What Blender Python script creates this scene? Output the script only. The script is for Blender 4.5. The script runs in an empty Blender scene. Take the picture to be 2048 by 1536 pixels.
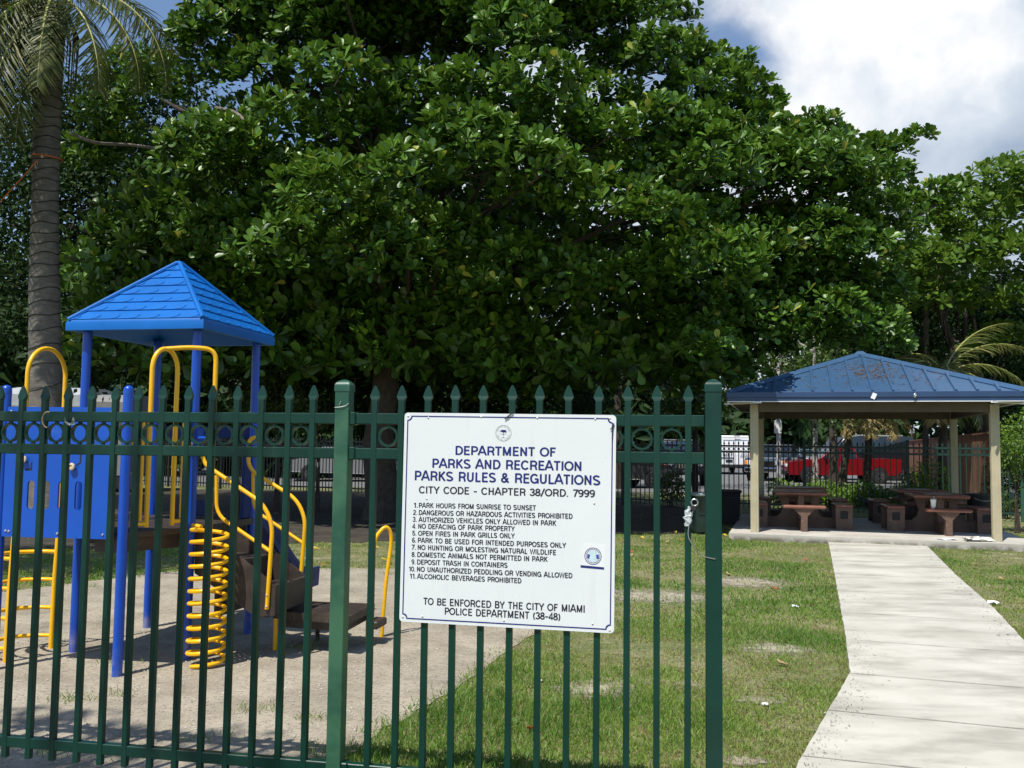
import bpy, math, random
import numpy as np
from mathutils import Vector, Matrix
from mathutils.geometry import tessellate_polygon
random.seed(7)
rng = np.random.default_rng(11)
R = math.radians
sc = bpy.context.scene
C = sc.collection

# ------------------------------------------------------------------ camera
CAM_H, PITCH, ROLL, F = 1.58, 0.0682, 0.0123, 1800.0     # F: focal length in pixels of the 2048 px wide photograph
cam = bpy.data.objects.new("camera", bpy.data.cameras.new("camera"))
C.objects.link(cam)
cam.data.sensor_width = 36.0
cam.data.lens = 36.0 * F / 2048.0
cam.data.clip_start, cam.data.clip_end = 0.05, 3000
cam.matrix_world = Matrix.Translation((0, 0, CAM_H)) @ Matrix.Rotation(math.pi/2 + PITCH, 4, 'X') @ Matrix.Rotation(ROLL, 4, 'Z')
sc.camera = cam
CR = cam.matrix_world.to_3x3()

def ray(x, y):
    return CR @ Vector(((x-1024)/F, -(y-768)/F, -1))
def ground(x, y, z=0.0):
    d = ray(x, y); k = (z-CAM_H)/d.z
    return Vector((d.x*k, d.y*k, z))
def at(x, y, Y):
    d = ray(x, y); k = Y/d.y
    return Vector((d.x*k, Y, CAM_H + d.z*k))

# ------------------------------------------------------------------ world and sun
SUN_EL, SUN_AZ = R(61.5), R(214)          # azimuth clockwise from +Y
world = bpy.data.worlds.new("World"); sc.world = world; world.use_nodes = True
def build_world():
    nt = world.node_tree; N = nt.nodes; L = nt.links; N.clear()
    out = N.new('ShaderNodeOutputWorld'); bg = N.new('ShaderNodeBackground'); bg2 = N.new('ShaderNodeBackground')
    sky = N.new('ShaderNodeTexSky'); sky.sky_type = 'NISHITA'; sky.sun_disc = False
    sky.sun_elevation, sky.sun_rotation = SUN_EL, SUN_AZ
    sky.air_density, sky.dust_density, sky.ozone_density = 1.0, 0.4, 3.0
    L.new(sky.outputs[0], bg.inputs[0]); bg.inputs[1].default_value = 0.125
    tc = N.new('ShaderNodeTexCoord')
    def math_(op, a, b=None, clamp=False):
        n = N.new('ShaderNodeMath'); n.operation = op; n.use_clamp = clamp
        for i, s in enumerate((a, b)):
            if s is None: continue
            if isinstance(s, (int, float)): n.inputs[i].default_value = s
            else: L.new(s, n.inputs[i])
        return n.outputs[0]
    def dot(px, py):
        d = ray(px, py).normalized()
        n = N.new('ShaderNodeVectorMath'); n.operation = 'DOT_PRODUCT'; L.new(tc.outputs['Generated'], n.inputs[0]); n.inputs[1].default_value = d
        return n.outputs['Value']
    def rng_(s, a, b, c, d):
        n = N.new('ShaderNodeMapRange'); n.interpolation_type = 'SMOOTHSTEP'
        L.new(s, n.inputs[0])
        for i, v in enumerate((a, b, c, d)): n.inputs[i+1].default_value = v
        return n.outputs[0]
    nz = N.new('ShaderNodeTexNoise'); nz.inputs['Scale'].default_value = 4.2; nz.inputs['Detail'].default_value = 9; nz.inputs['Roughness'].default_value = .58; nz.inputs['Distortion'].default_value = .35
    L.new(tc.outputs['Generated'], nz.inputs['Vector'])
    nz2 = N.new('ShaderNodeTexNoise'); nz2.inputs['Scale'].default_value = 7.5; nz2.inputs['Detail'].default_value = 7; nz2.inputs['Roughness'].default_value = .55
    L.new(tc.outputs['Generated'], nz2.inputs['Vector'])
    cov = rng_(dot(1850, 200), .78, .985, -.05, .42)                    # the big cloud bank to the right
    gap = rng_(dot(1330, 130), .988, .9995, 0, -.30)                    # the blue gap next to the tree
    gap2 = rng_(dot(1475, 165), .9975, .9999, 0, -.16)
    sep = N.new('ShaderNodeSeparateXYZ'); L.new(tc.outputs['Generated'], sep.inputs[0])
    low = rng_(sep.outputs['Z'], .02, .30, .30, 0)                      # cloud banks low over the horizon
    m = math_('ADD', math_('ADD', nz.outputs[0], cov), math_('ADD', math_('ADD', gap, gap2), low))
    sector = rng_(dot(1750, 380), .80, .94, 0, 1)                       # the clouds stand before the camera; the sky behind it is open
    mask = math_('MULTIPLY', rng_(m, .50, .82, .03, 1), sector)
    bright = rng_(dot(1690, 110), .984, .9985, 0, 1)
    grey = rng_(dot(1830, 390), .985, .9990, 0, 1)
    grey2 = rng_(dot(2060, 150), .990, .9985, 0, .9)
    v = math_('ADD', math_('MULTIPLY', nz2.outputs[0], 1.5), -.21)
    v = math_('ADD', v, math_('MULTIPLY', bright, .34))
    v = math_('SUBTRACT', v, math_('MULTIPLY', grey, .16))
    v = math_('SUBTRACT', v, math_('MULTIPLY', grey2, .16))
    cr = N.new('ShaderNodeValToRGB'); e = cr.color_ramp.elements
    e[0].position, e[0].color = .20, (.36, .45, .58, 1)
    e[1].position, e[1].color = .86, (1, 1, 1, 1)
    x = e.new(.60); x.color = (.66, .73, .82, 1)
    L.new(v, cr.inputs[0]); L.new(cr.outputs[0], bg2.inputs[0]); bg2.inputs[1].default_value = .90
    mx = N.new('ShaderNodeMixShader'); L.new(mask, mx.inputs[0]); L.new(bg.outputs[0], mx.inputs[1]); L.new(bg2.outputs[0], mx.inputs[2])
    L.new(mx.outputs[0], out.inputs[0])
build_world()
sun_data = bpy.data.lights.new("sun", 'SUN'); sun_data.energy = 5.0; sun_data.angle = R(0.53); sun_data.color = (1, .955, .88)
sun = bpy.data.objects.new("sun", sun_data); C.objects.link(sun)
TO_SUN = Vector((math.sin(SUN_AZ)*math.cos(SUN_EL), math.cos(SUN_AZ)*math.cos(SUN_EL), math.sin(SUN_EL)))
sun.rotation_euler = TO_SUN.to_track_quat('Z', 'Y').to_euler(); sun.location = (-10, -10, 20)
vs = sc.view_settings; vs.view_transform = 'Standard'; vs.look = 'None'; vs.gamma = 1; vs.exposure = 0.25; vs.use_curve_mapping = False
sc.cycles.max_bounces = 6; sc.cycles.transparent_max_bounces = 8; sc.cycles.diffuse_bounces = 2; sc.cycles.glossy_bounces = 3

# ------------------------------------------------------------------ materials
def mat(name, col, rough=.6, metal=0., var=.12, scale=8., bump=0., bscale=60., spec=.5, col2=None, ramp=(.35, .65), coat=0., detail=5):
    m = bpy.data.materials.new(name); m.use_nodes = True
    nt = m.node_tree; N = nt.nodes; L = nt.links; b = N['Principled BSDF']
    b.inputs['Roughness'].default_value = rough; b.inputs['Metallic'].default_value = metal
    b.inputs['Specular IOR Level'].default_value = spec; b.inputs['Coat Weight'].default_value = coat
    tc = N.new('ShaderNodeTexCoord'); nz = N.new('ShaderNodeTexNoise')
    nz.inputs['Scale'].default_value = scale; nz.inputs['Detail'].default_value = detail; nz.inputs['Roughness'].default_value = .6
    L.new(tc.outputs['Object'], nz.inputs['Vector'])
    cr = N.new('ShaderNodeValToRGB'); e = cr.color_ramp.elements
    e[0].position, e[1].position = ramp
    if col2 is None: c0, c1 = [c*(1-var) for c in col], [min(1, c*(1+var)) for c in col]
    else: c0, c1 = col, col2
    e[0].color = (*c0, 1); e[1].color = (*c1, 1)
    L.new(nz.outputs[0], cr.inputs[0]); L.new(cr.outputs[0], b.inputs['Base Color'])
    if bump:
        n2 = N.new('ShaderNodeTexNoise'); n2.inputs['Scale'].default_value = bscale; n2.inputs['Detail'].default_value = 6
        L.new(tc.outputs['Object'], n2.inputs['Vector'])
        bp = N.new('ShaderNodeBump'); bp.inputs['Strength'].default_value = bump; bp.inputs['Distance'].default_value = .02
        L.new(n2.outputs[0], bp.inputs['Height']); L.new(bp.outputs[0], b.inputs['Normal'])
    m['ramp'] = cr.name
    return m

def layer(m, col, lo, hi, scale, detail=6, sx=1, sy=1, sz=1, zfade=None, amount=1.):
    """a second layer of wear, dirt or patches over a material made with mat()"""
    nt = m.node_tree; N = nt.nodes; L = nt.links; b = N['Principled BSDF']
    src = b.inputs['Base Color'].links[0].from_socket
    tc = N.new('ShaderNodeTexCoord'); mp = N.new('ShaderNodeMapping'); mp.inputs['Scale'].default_value = (sx, sy, sz)
    L.new(tc.outputs['Object'], mp.inputs[0])
    nz = N.new('ShaderNodeTexNoise'); nz.inputs['Scale'].default_value = scale; nz.inputs['Detail'].default_value = detail; nz.inputs['Roughness'].default_value = .65
    L.new(mp.outputs[0], nz.inputs['Vector'])
    mr = N.new('ShaderNodeMapRange'); mr.interpolation_type = 'SMOOTHSTEP'; L.new(nz.outputs[0], mr.inputs[0])
    mr.inputs[1].default_value, mr.inputs[2].default_value, mr.inputs[4].default_value = lo, hi, amount
    fac = mr.outputs[0]
    if zfade:
        sp = N.new('ShaderNodeSeparateXYZ'); L.new(tc.outputs['Object'], sp.inputs[0])
        z = N.new('ShaderNodeMapRange'); z.interpolation_type = 'SMOOTHSTEP'; L.new(sp.outputs[2], z.inputs[0])
        z.inputs[1].default_value, z.inputs[2].default_value = zfade; z.inputs[3].default_value, z.inputs[4].default_value = 1, 0
        mu = N.new('ShaderNodeMath'); mu.operation = 'MULTIPLY'; L.new(fac, mu.inputs[0]); L.new(z.outputs[0], mu.inputs[1]); fac = mu.outputs[0]
    mx = N.new('ShaderNodeMix'); mx.data_type = 'RGBA'
    L.new(fac, mx.inputs[0]); L.new(src, mx.inputs[6]); mx.inputs[7].default_value = (*col, 1)
    L.new(mx.outputs[2], b.inputs['Base Color'])
    return m

def leafmat(name, c0, c1, rough=.35, trans=.35, tcol=(.25, .45, .05), spec=.5, c2=None):
    """leaf material: per-leaf tint from the rnd attribute, gloss and some translucency"""
    m = bpy.data.materials.new(name); m.use_nodes = True
    nt = m.node_tree; N = nt.nodes; L = nt.links; b = N['Principled BSDF']; out = N['Material Output']
    at_ = N.new('ShaderNodeAttribute'); at_.attribute_name = 'rnd'
    cr = N.new('ShaderNodeValToRGB'); e = cr.color_ramp.elements
    e[0].color = (*c0, 1); e[1].color = (*c1, 1)
    if c2: x = e.new(.93); x.color = (*c1, 1); e[-1].color = (*c2, 1)
    L.new(at_.outputs['Fac'], cr.inputs[0]); L.new(cr.outputs[0], b.inputs['Base Color'])
    b.inputs['Roughness'].default_value = rough; b.inputs['Specular IOR Level'].default_value = spec
    tr = N.new('ShaderNodeBsdfTranslucent')
    mxc = N.new('ShaderNodeMix'); mxc.data_type = 'RGBA'; mxc.blend_type = 'MULTIPLY'; mxc.inputs[0].default_value = 0.0
    L.new(cr.outputs[0], mxc.inputs[6]); mxc.inputs[7].default_value = (1, 1, 1, 1)
    hs = N.new('ShaderNodeHueSaturation'); hs.inputs['Hue'].default_value = .485; hs.inputs['Value'].default_value = 1.6; L.new(mxc.outputs[2], hs.inputs['Color'])
    L.new(hs.outputs[0], tr.inputs[0])
    mx = N.new('ShaderNodeMixShader'); mx.inputs[0].default_value = trans
    L.new(b.outputs[0], mx.inputs[1]); L.new(tr.outputs[0], mx.inputs[2]); L.new(mx.outputs[0], out.inputs[0])
    return m

# ------------------------------------------------------------------ mesh helpers
WM = {}
class MB:
    def __init__(s): s.v, s.f, s.s = [], [], []
    def add(s, vs, fs, smooth=False):
        o = len(s.v); s.v += [tuple(v) for v in vs]; s.f += [tuple(i+o for i in f) for f in fs]
        s.s += (smooth if isinstance(smooth, list) else [smooth]*len(fs)); return s
    def box(s, c, d, M=None, ch=0.):
        """box of size d centred on c, optionally chamfered, optionally turned by the matrix M"""
        hx, hy, hz = d[0]/2, d[1]/2, d[2]/2; c = Vector(c)
        T = (lambda p: c + (M @ Vector(p) if M else Vector(p)))
        if ch <= 0:
            P = [(x, y, z) for x in (-hx, hx) for y in (-hy, hy) for z in (-hz, hz)]
            return s.add([T(p) for p in P], [(0,1,3,2), (4,6,7,5), (0,4,5,1), (2,3,7,6), (0,2,6,4), (1,5,7,3)])
        ch = min(ch, hx*.9, hy*.9, hz*.9); P, ix = [], {}
        for x in (-1, 1):
            for y in (-1, 1):
                for z in (-1, 1):
                    for a in range(3):
                        h = [hx-ch, hy-ch, hz-ch]; h[a] += ch
                        ix[(x, y, z, a)] = len(P); P.append((x*h[0], y*h[1], z*h[2]))
        f = []
        for a in range(3):
            b, c2 = (a+1) % 3, (a+2) % 3
            for sg in (-1, 1):
                q = []
                for (i, j) in ((-1,-1), (1,-1), (1,1), (-1,1)):
                    k = [0,0,0]; k[a] = sg; k[b] = i; k[c2] = j; q.append(ix[(*k, a)])
                f.append(tuple(q if sg > 0 else q[::-1]))
            for i in (-1, 1):
                for j in (-1, 1):
                    k0 = [0,0,0]; k0[b] = i; k0[c2] = j; k1 = list(k0); k0[a] = -1; k1[a] = 1
                    q = [ix[(*k0, b)], ix[(*k1, b)], ix[(*k1, c2)], ix[(*k0, c2)]]
                    f.append(tuple(q if i*j > 0 else q[::-1]))
        for x in (-1, 1):
            for y in (-1, 1):
                for z in (-1, 1):
                    q = [ix[(x, y, z, a)] for a in range(3)]; f.append(tuple(q if x*y*z > 0 else q[::-1]))
        return s.add([T(p) for p in P], f)
    def tube(s, pts, r, n=10, closed=False, cap=True, flat=None):
        pts = [Vector(p) for p in pts]; m = len(pts)
        rr = r if isinstance(r, (list, tuple)) else [r]*m
        tg = []
        for i in range(m):
            a = pts[i-1] if (i or closed) else pts[0]; b = pts[(i+1) % m] if (i < m-1 or closed) else pts[-1]
            t = (b-a); tg.append(t.normalized() if t.length > 1e-9 else Vector((0,0,1)))
        u = tg[0].orthogonal().normalized(); V, Fc, sm = [], [], []
        for i in range(m):
            u = (u - tg[i]*u.dot(tg[i]))
            u = u.normalized() if u.length > 1e-6 else tg[i].orthogonal().normalized()
            w = tg[i].cross(u)
            for k in range(n):
                a = 2*math.pi*k/n; V.append(pts[i] + (u*math.cos(a) + w*math.sin(a))*rr[i])
        for i in range(m if closed else m-1):
            j = (i+1) % m
            for k in range(n):
                Fc.append((i*n+k, i*n+(k+1) % n, j*n+(k+1) % n, j*n+k)); sm.append(True)
        if cap and not closed:
            Fc.append(tuple(range(n))[::-1]); Fc.append(tuple((m-1)*n+k for k in range(n))); sm += [False, False]
        return s.add(V, Fc, sm)
    def lathe(s, prof, n=20, c=(0,0,0), M=None):
        V, Fc, sm = [], [], []; c = Vector(c)
        for (r, z) in prof:
            for k in range(n):
                a = 2*math.pi*k/n; p = Vector((r*math.cos(a), r*math.sin(a), z)); V.append(c + (M @ p if M else p))
        for i in range(len(prof)-1):
            for k in range(n): Fc.append((i*n+k, i*n+(k+1) % n, (i+1)*n+(k+1) % n, (i+1)*n+k)); sm.append(True)
        Fc.append(tuple(range(n))[::-1]); Fc.append(tuple((len(prof)-1)*n+k for k in range(n))); sm += [False, False]
        return s.add(V, Fc, sm)
    def ball(s, c, r, nu=14, nv=8, M=None):
        if not isinstance(r, (tuple, list)): r = (r, r, r)
        prof = [(math.sin(math.pi*i/nv), -math.cos(math.pi*i/nv)) for i in range(nv+1)]
        prof[0] = (.02, -1); prof[-1] = (.02, 1)
        D = Matrix.Diagonal(Vector(r)); return s.lathe(prof, nu, c, (M @ D) if M else D)
    def plate(s, loops, t, M=None, z0=0.):
        """flat plate: loops[0] outline, the rest holes, in local x-y; thickness t along +z from z0"""
        M = M or Matrix.Identity(4); fl = [[Vector((p[0], p[1], 0)) for p in lp] for lp in loops]
        tri = tessellate_polygon(fl); flat = [p for lp in fl for p in lp]; n = len(flat)
        V = [M @ Vector((p.x, p.y, z0)) for p in flat] + [M @ Vector((p.x, p.y, z0+t)) for p in flat]
        fs = []
        for (a, b, c) in tri:
            nz = (flat[b]-flat[a]).cross(flat[c]-flat[a]).z
            if nz < 0: a, b, c = c, b, a
            fs.append((a+n, b+n, c+n)); fs.append((c, b, a))
        o = 0
        for lp in fl:
            k = len(lp)
            for i in range(k): fs.append((o+i, o+(i+1) % k, n+o+(i+1) % k, n+o+i))
            o += k
        return s.add(V, fs)
    def build(s, name, m, parent=None, local=False):
        me = bpy.data.meshes.new(name)
        if parent is not None and not local:
            I = WM[parent.name].inverted(); V = [tuple(I @ Vector(v)) for v in s.v]
        else: V = s.v
        me.from_pydata(V, [], s.f); me.polygons.foreach_set('use_smooth', s.s); me.materials.append(m); me.update(); me.set_sharp_from_angle(angle=R(38))
        return link(name, me, parent)
def link(name, me, parent=None):
    o = bpy.data.objects.new(name, me); C.objects.link(o)
    if parent is not None: o.parent = parent; WM[o.name] = WM[parent.name]
    else: WM[o.name] = Matrix.Identity(4)
    return o
def tag(o, label=None, cat=None, group=None, kind=None):
    if label: o['label'] = label
    if cat: o['category'] = cat
    if group: o['group'] = group
    if kind: o['kind'] = kind
    return o
def thing(name, label, cat, loc=(0,0,0), rz=0., group=None):
    o = bpy.data.objects.new(name, None); C.objects.link(o); o.location = loc; o.rotation_euler = (0, 0, rz); o.empty_display_size = .2
    WM[o.name] = Matrix.Translation(loc) @ Matrix.Rotation(rz, 4, 'Z')
    return tag(o, label, cat, group)
def copy_tree(o, parent=None, loc=None, rz=None):
    c = o.copy(); C.objects.link(c)
    if parent is not None: c.parent = parent
    if loc is not None: c.location = loc
    if rz is not None: c.rotation_euler = (0, 0, rz)
    for ch in list(o.children): copy_tree(ch, c)
    return c
def rrect(x0, y0, x1, y1, r, n=5, concave=False):
    P = []
    for (cx, cy, a0) in ((x1-r, y1-r, 0), (x0+r, y1-r, 90), (x0+r, y0+r, 180), (x1-r, y0+r, 270)):
        for i in range(n+1):
            if concave:
                sx = x1 if cx > (x0+x1)/2 else x0; sy = y1 if cy > (y0+y1)/2 else y0
                a = R(a0 + 180 + 90 - 90*i/n); P.append((sx + r*math.cos(a), sy + r*math.sin(a)))
            else:
                a = R(a0 + 90*i/n); P.append((cx + r*math.cos(a), cy + r*math.sin(a)))
    return P
def circle(cx, cy, r, n=28): return [(cx + r*math.cos(2*math.pi*k/n), cy + r*math.sin(2*math.pi*k/n)) for k in range(n)]
def bez(pts, n=8):
    """smooth Catmull-Rom through points"""
    P = [Vector(p) for p in pts]; out = []
    for i in range(len(P)-1):
        p0 = P[max(i-1, 0)]; p1, p2 = P[i], P[i+1]; p3 = P[min(i+2, len(P)-1)]
        for k in range(n):
            t = k/n
            out.append(.5*((2*p1) + (p2-p0)*t + (2*p0-5*p1+4*p2-p3)*t*t + (3*p1-p0-3*p2+p3)*t**3))
    out.append(P[-1]); return out
def fillet(pts, r, n=5):
    """polyline with rounded corners"""
    P = [Vector(p) for p in pts]; out = [P[0]]
    for i in range(1, len(P)-1):
        a, b = (P[i-1]-P[i]), (P[i+1]-P[i]); q = min(r, a.length*.49, b.length*.49)
        s, e = P[i]+a.normalized()*q, P[i]+b.normalized()*q
        for k in range(n+1):
            t = k/n; out.append(s*(1-t)**2 + P[i]*2*t*(1-t) + e*t*t)
    out.append(P[-1]); return out

# obovate leaf with a folded midrib / plain folded leaf / blade
T_OBO = (np.array([(0,0,0), (-.17,.42,.05), (-.30,.72,.07), (-.20,.93,.04), (0,1,0), (.20,.93,.04), (.30,.72,.07), (.17,.42,.05), (0,.6,-.02)]),
         [(0,8,2,1), (8,4,3,2), (0,7,6,8), (8,6,5,4)])
T_LEAF = (np.array([(0,0,0), (-.26,.45,.06), (0,1,-.05), (.26,.45,.06)]), [(0,2,1), (0,3,2)])
def leaves(name, base, axis, nrm, length, width, rnd, tmpl, m, parent=None):
    tv, tf = tmpl; n = len(base); k = len(tv)
    axis = axis/np.linalg.norm(axis, axis=1, keepdims=True)
    x = np.cross(axis, nrm); x /= np.maximum(np.linalg.norm(x, axis=1, keepdims=True), 1e-6); z = np.cross(x, axis)
    V = base[:, None, :] + x[:, None, :]*tv[None, :, 0:1]*width[:, None, None] + axis[:, None, :]*tv[None, :, 1:2]*length[:, None, None] + z[:, None, :]*tv[None, :, 2:3]*length[:, None, None]
    V = V.reshape(-1, 3)
    if parent is not None: V = V - np.array(WM[parent.name].translation)
    lt = np.array([len(f) for f in tf]); fl = np.concatenate([np.array(f) for f in tf])
    loops = (np.arange(n)[:, None]*k + fl[None, :]).reshape(-1)
    tot = np.tile(lt, n); start = np.concatenate([[0], np.cumsum(tot)[:-1]])
    me = bpy.data.meshes.new(name); me.vertices.add(len(V)); me.vertices.foreach_set('co', V.astype(np.float32).ravel())
    me.loops.add(len(loops)); me.loops.foreach_set('vertex_index', loops.astype(np.int32))
    me.polygons.add(len(tot)); me.polygons.foreach_set('loop_start', start.astype(np.int32)); me.polygons.foreach_set('loop_total', tot.astype(np.int32))
    me.update(calc_edges=True); me.validate()
    a = me.attributes.new('rnd', 'FLOAT', 'POINT'); a.data.foreach_set('value', np.repeat(rnd, k).astype(np.float32))
    me.polygons.foreach_set('use_smooth', np.ones(len(me.polygons), bool)); me.materials.append(m)
    return link(name, me, parent)
def unit(n):
    v = rng.normal(size=(n, 3)); return v/np.linalg.norm(v, axis=1, keepdims=True)
def vnoise(x, y, s, seed=0):
    """value noise on the ground plane, 0..1"""
    g = np.random.default_rng(seed).random((64, 64)); x = np.asarray(x)/s + 17.3; y = np.asarray(y)/s + 9.7
    xi, yi = np.floor(x).astype(int), np.floor(y).astype(int); fx, fy = x-xi, y-yi
    fx, fy = fx*fx*(3-2*fx), fy*fy*(3-2*fy); q = lambda a, b: g[a % 64, b % 64]
    return (q(xi,yi)*(1-fx)+q(xi+1,yi)*fx)*(1-fy) + (q(xi,yi+1)*(1-fx)+q(xi+1,yi+1)*fx)*fy
def inside(px, py, poly):
    px, py = np.asarray(px), np.asarray(py); r = np.zeros(px.shape, bool); n = len(poly)
    for i in range(n):
        (x1, y1), (x2, y2) = poly[i][:2], poly[(i+1) % n][:2]
        c = ((y1 > py) != (y2 > py)) & (px < (x2-x1)*(py-y1)/((y2-y1) if y2 != y1 else 1e-9) + x1); r ^= c
    return r

# lettering: plain sign capitals drawn as strokes of even width, cap height 1
def _arc(cx, cy, rx, ry, a0, a1, n=12): return [(cx+rx*math.cos(R(a0+(a1-a0)*i/n)), cy+ry*math.sin(R(a0+(a1-a0)*i/n))) for i in range(n+1)]
_W = .125; _h = _W/2; _t = 1-_h; _b = _h
def glyphs():
    G = {}; t, b, h = _t, _b, _h; m = .52
    G['A'] = (.80, [[(.03, 0), (.37, 1), (.43, 1), (.77, 0)], [(.17, .32), (.63, .32)]])
    G['B'] = (.74, [[(.10+h, 0), (.10+h, 1)], [(.10, t), (.40, t)] + _arc(.42, (t+m)/2, .21, (t-m)/2, 90, -90)[1:] + [(.10, m)], [(.40, m)] + _arc(.43, (m+b)/2, .24, (m-b)/2, 90, -90) + [(.10, b)]])
    G['C'] = (.80, [_arc(.42, .5, .33, .5-h, 38, 322, 22)]); G['G'] = (.84, [_arc(.42, .5, .33, .5-h, 40, 300, 22) + [(.74, .24), (.74, .46)], [(.46, .46), (.80, .46)], [(.74, .46), (.74, 0)]])
    G['D'] = (.80, [[(.10+h, 0), (.10+h, 1)], [(.10, t), (.36, t)] + _arc(.38, .5, .34, .5-h, 90, -90, 16)[1:] + [(.10, b)]])
    G['E'] = (.68, [[(.10+h, 0), (.10+h, 1)], [(.10, t), (.62, t)], [(.10, m), (.58, m)], [(.10, b), (.64, b)]]); G['F'] = (.64, [[(.10+h, 0), (.10+h, 1)], [(.10, t), (.60, t)], [(.10, m), (.54, m)]])
    G['H'] = (.80, [[(.10+h, 0), (.10+h, 1)], [(.70-h, 0), (.70-h, 1)], [(.10, m), (.70, m)]]); G['I'] = (.32, [[(.16, 0), (.16, 1)]])
    G['K'] = (.76, [[(.10+h, 0), (.10+h, 1)], [(.66, 1), (.18, .42)], [(.30, .58), (.70, 0)]]); G['L'] = (.62, [[(.10+h, 0), (.10+h, 1)], [(.10, b), (.58, b)]])
    G['M'] = (.94, [[(.10+h, 0), (.10+h, 1)], [(.84-h, 0), (.84-h, 1)], [(.16, 1), (.47, .04)], [(.78, 1), (.47, .04)]]); G['N'] = (.80, [[(.10+h, 0), (.10+h, 1)], [(.70-h, 0), (.70-h, 1)], [(.15, .96), (.65, .04)]])
    G['O'] = (.86, [_arc(.43, .5, .36, .5-h, 90, 450, 26)]); G['P'] = (.72, [[(.10+h, 0), (.10+h, 1)], [(.10, t), (.42, t)] + _arc(.42, (t+.44)/2, .235, (t-.44)/2, 90, -90)[1:] + [(.10, .44)]])
    G['R'] = (.78, [[(.10+h, 0), (.10+h, 1)], [(.10, t), (.44, t)] + _arc(.44, (t+.46)/2, .235, (t-.46)/2, 90, -90)[1:] + [(.10, .46)], [(.46, .46), (.60, .38), (.64, .22), (.68, 0)]])
    G['S'] = (.74, [_arc(.37, .735, .26, .265-h+.0, 25, 250, 14) + [(.40, .50)] + _arc(.37, .255, .275, .255-h, 70, -155, 14)]); G['T'] = (.66, [[(.33, 0), (.33, 1)], [(.02, t), (.64, t)]])
    G['U'] = (.80, [[(.10+h, 1), (.10+h, .36)] + _arc(.40, .34, .30-h, .34-h, 180, 360, 14)[1:] + [(.70-h, 1)]]); G['V'] = (.72, [[(.06, 1), (.36, .02), (.66, 1)]]); G['W'] = (1.04, [[(.06, 1), (.28, .02), (.52, .96), (.76, .02), (.98, 1)]])
    G['X'] = (.74, [[(.08, 1), (.66, 0)], [(.66, 1), (.08, 0)]]); G['Y'] = (.74, [[(.06, 1), (.37, .44), (.68, 1)], [(.37, .46), (.37, 0)]]); G['Z'] = (.68, [[(.06, t), (.62, t), (.08, b), (.64, b)]])
    G['J'] = (.60, [[(.50-h, 1), (.50-h, .28)] + _arc(.27, .26, .23-h+.0, .26-h, 0, -180)[1:]]); G['Q'] = G['O']
    G['0'] = (.64, [_arc(.32, .5, .25, .5-h, 90, 450, 22)]); G['1'] = (.46, [[(.30, 0), (.30, 1)], [(.06, .78), (.22, .82), (.30, .96)]])
    G['2'] = (.64, [_arc(.32, .70, .235, .30-h, 170, -30, 12) + [(.12, .16), (.10, b)], [(.06, b), (.60, b)]]); G['3'] = (.64, [_arc(.31, .735, .22, .265-h, 165, -80, 12) + [(.30, .52)], [(.30, .52)] + _arc(.31, .275, .25, .275-h, 80, -165, 14)])
    G['4'] = (.64, [[(.47, 0), (.47, .98), (.08, .30), (.08, .26), (.62, .26)]]); G['5'] = (.64, [[(.56, t), (.16, t), (.11, .50)], [(.11, .50)] + _arc(.31, .32, .25, .32-h, 140, -160, 14)])
    G['6'] = (.64, [_arc(.33, .30, .24, .30-h, 90, 450, 18), _arc(.36, .5, .27, .5-h, 60, 205, 12)]); G['7'] = (.62, [[(.06, t), (.57, t), (.36, .45), (.24, 0)]]); G['8'] = (.64, [_arc(.32, .745, .21, .255-h, 90, 450, 16), _arc(.32, .275, .25, .275-h, 90, 450, 18)])
    G['9'] = (.64, [_arc(.31, .69, .24, .31-h, 90, 450, 18), _arc(.28, .5, .27, .5-h, 25, -120, 12)]); G['.'] = (.30, [[(.08, .065), (.21, .065)]]); G['-'] = (.50, [[(.06, .40), (.44, .40)]]); G['/'] = (.48, [[(.04, -.06), (.44, 1.04)]])
    G['('] = (.38, [_arc(.52, .42, .38, .62, 128, 232, 10)]); G[')'] = (.38, [_arc(-.14, .42, .38, .62, 52, -52, 10)])
    G['&'] = (.82, [[(.74, 0), (.22, .66)] + _arc(.36, .77, .16, .23-h, 215, -40, 12) + [(.18, .40)] + _arc(.31, .27, .22, .27-h, 120, 330, 12) + [(.66, .50)]]); G[' '] = (.42, [])
    return G
GLY = glyphs()
def text(body, m, weight=1.):
    V, F = [], []; x = 0.; z = 0; w = _W*weight/2
    for ch in body:
        adv, strokes = GLY[ch]
        for s in strokes:
            P = [Vector(q) for q in s]; P = [P[0]] + [q for q, r_ in zip(P[1:], P[:-1]) if (q-r_).length > 1e-4]; n = len(P); o = len(V); closed = (P[0]-P[-1]).length < 1e-3
            for i in range(n):
                if closed: a, c = (P[i-1] if i else P[-2]), (P[i+1] if i < n-1 else P[1])
                else: a, c = P[max(i-1, 0)], P[min(i+1, n-1)]
                d0 = (P[i]-a).normalized() if (P[i]-a).length else (c-P[i]).normalized(); d1 = (c-P[i]).normalized() if (c-P[i]).length else d0
                t = (d0+d1); t = t.normalized() if t.length > .2 else d0; nr = Vector((-t.y, t.x)); k = w/max(.45, nr.dot(Vector((-d1.y, d1.x))))
                V += [(x+P[i].x-nr.x*k, P[i].y-nr.y*k, z), (x+P[i].x+nr.x*k, P[i].y+nr.y*k, z)]
            F += [(o+2*i, o+2*i+2, o+2*i+3, o+2*i+1) for i in range(n-1)]; z += 1
        x += adv + .02
    me = bpy.data.meshes.new('lettering'); me.from_pydata(V, [], F); me.materials.append(m); me.update(); co = np.array(V, float).reshape(-1, 3)
    return me, co

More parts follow.
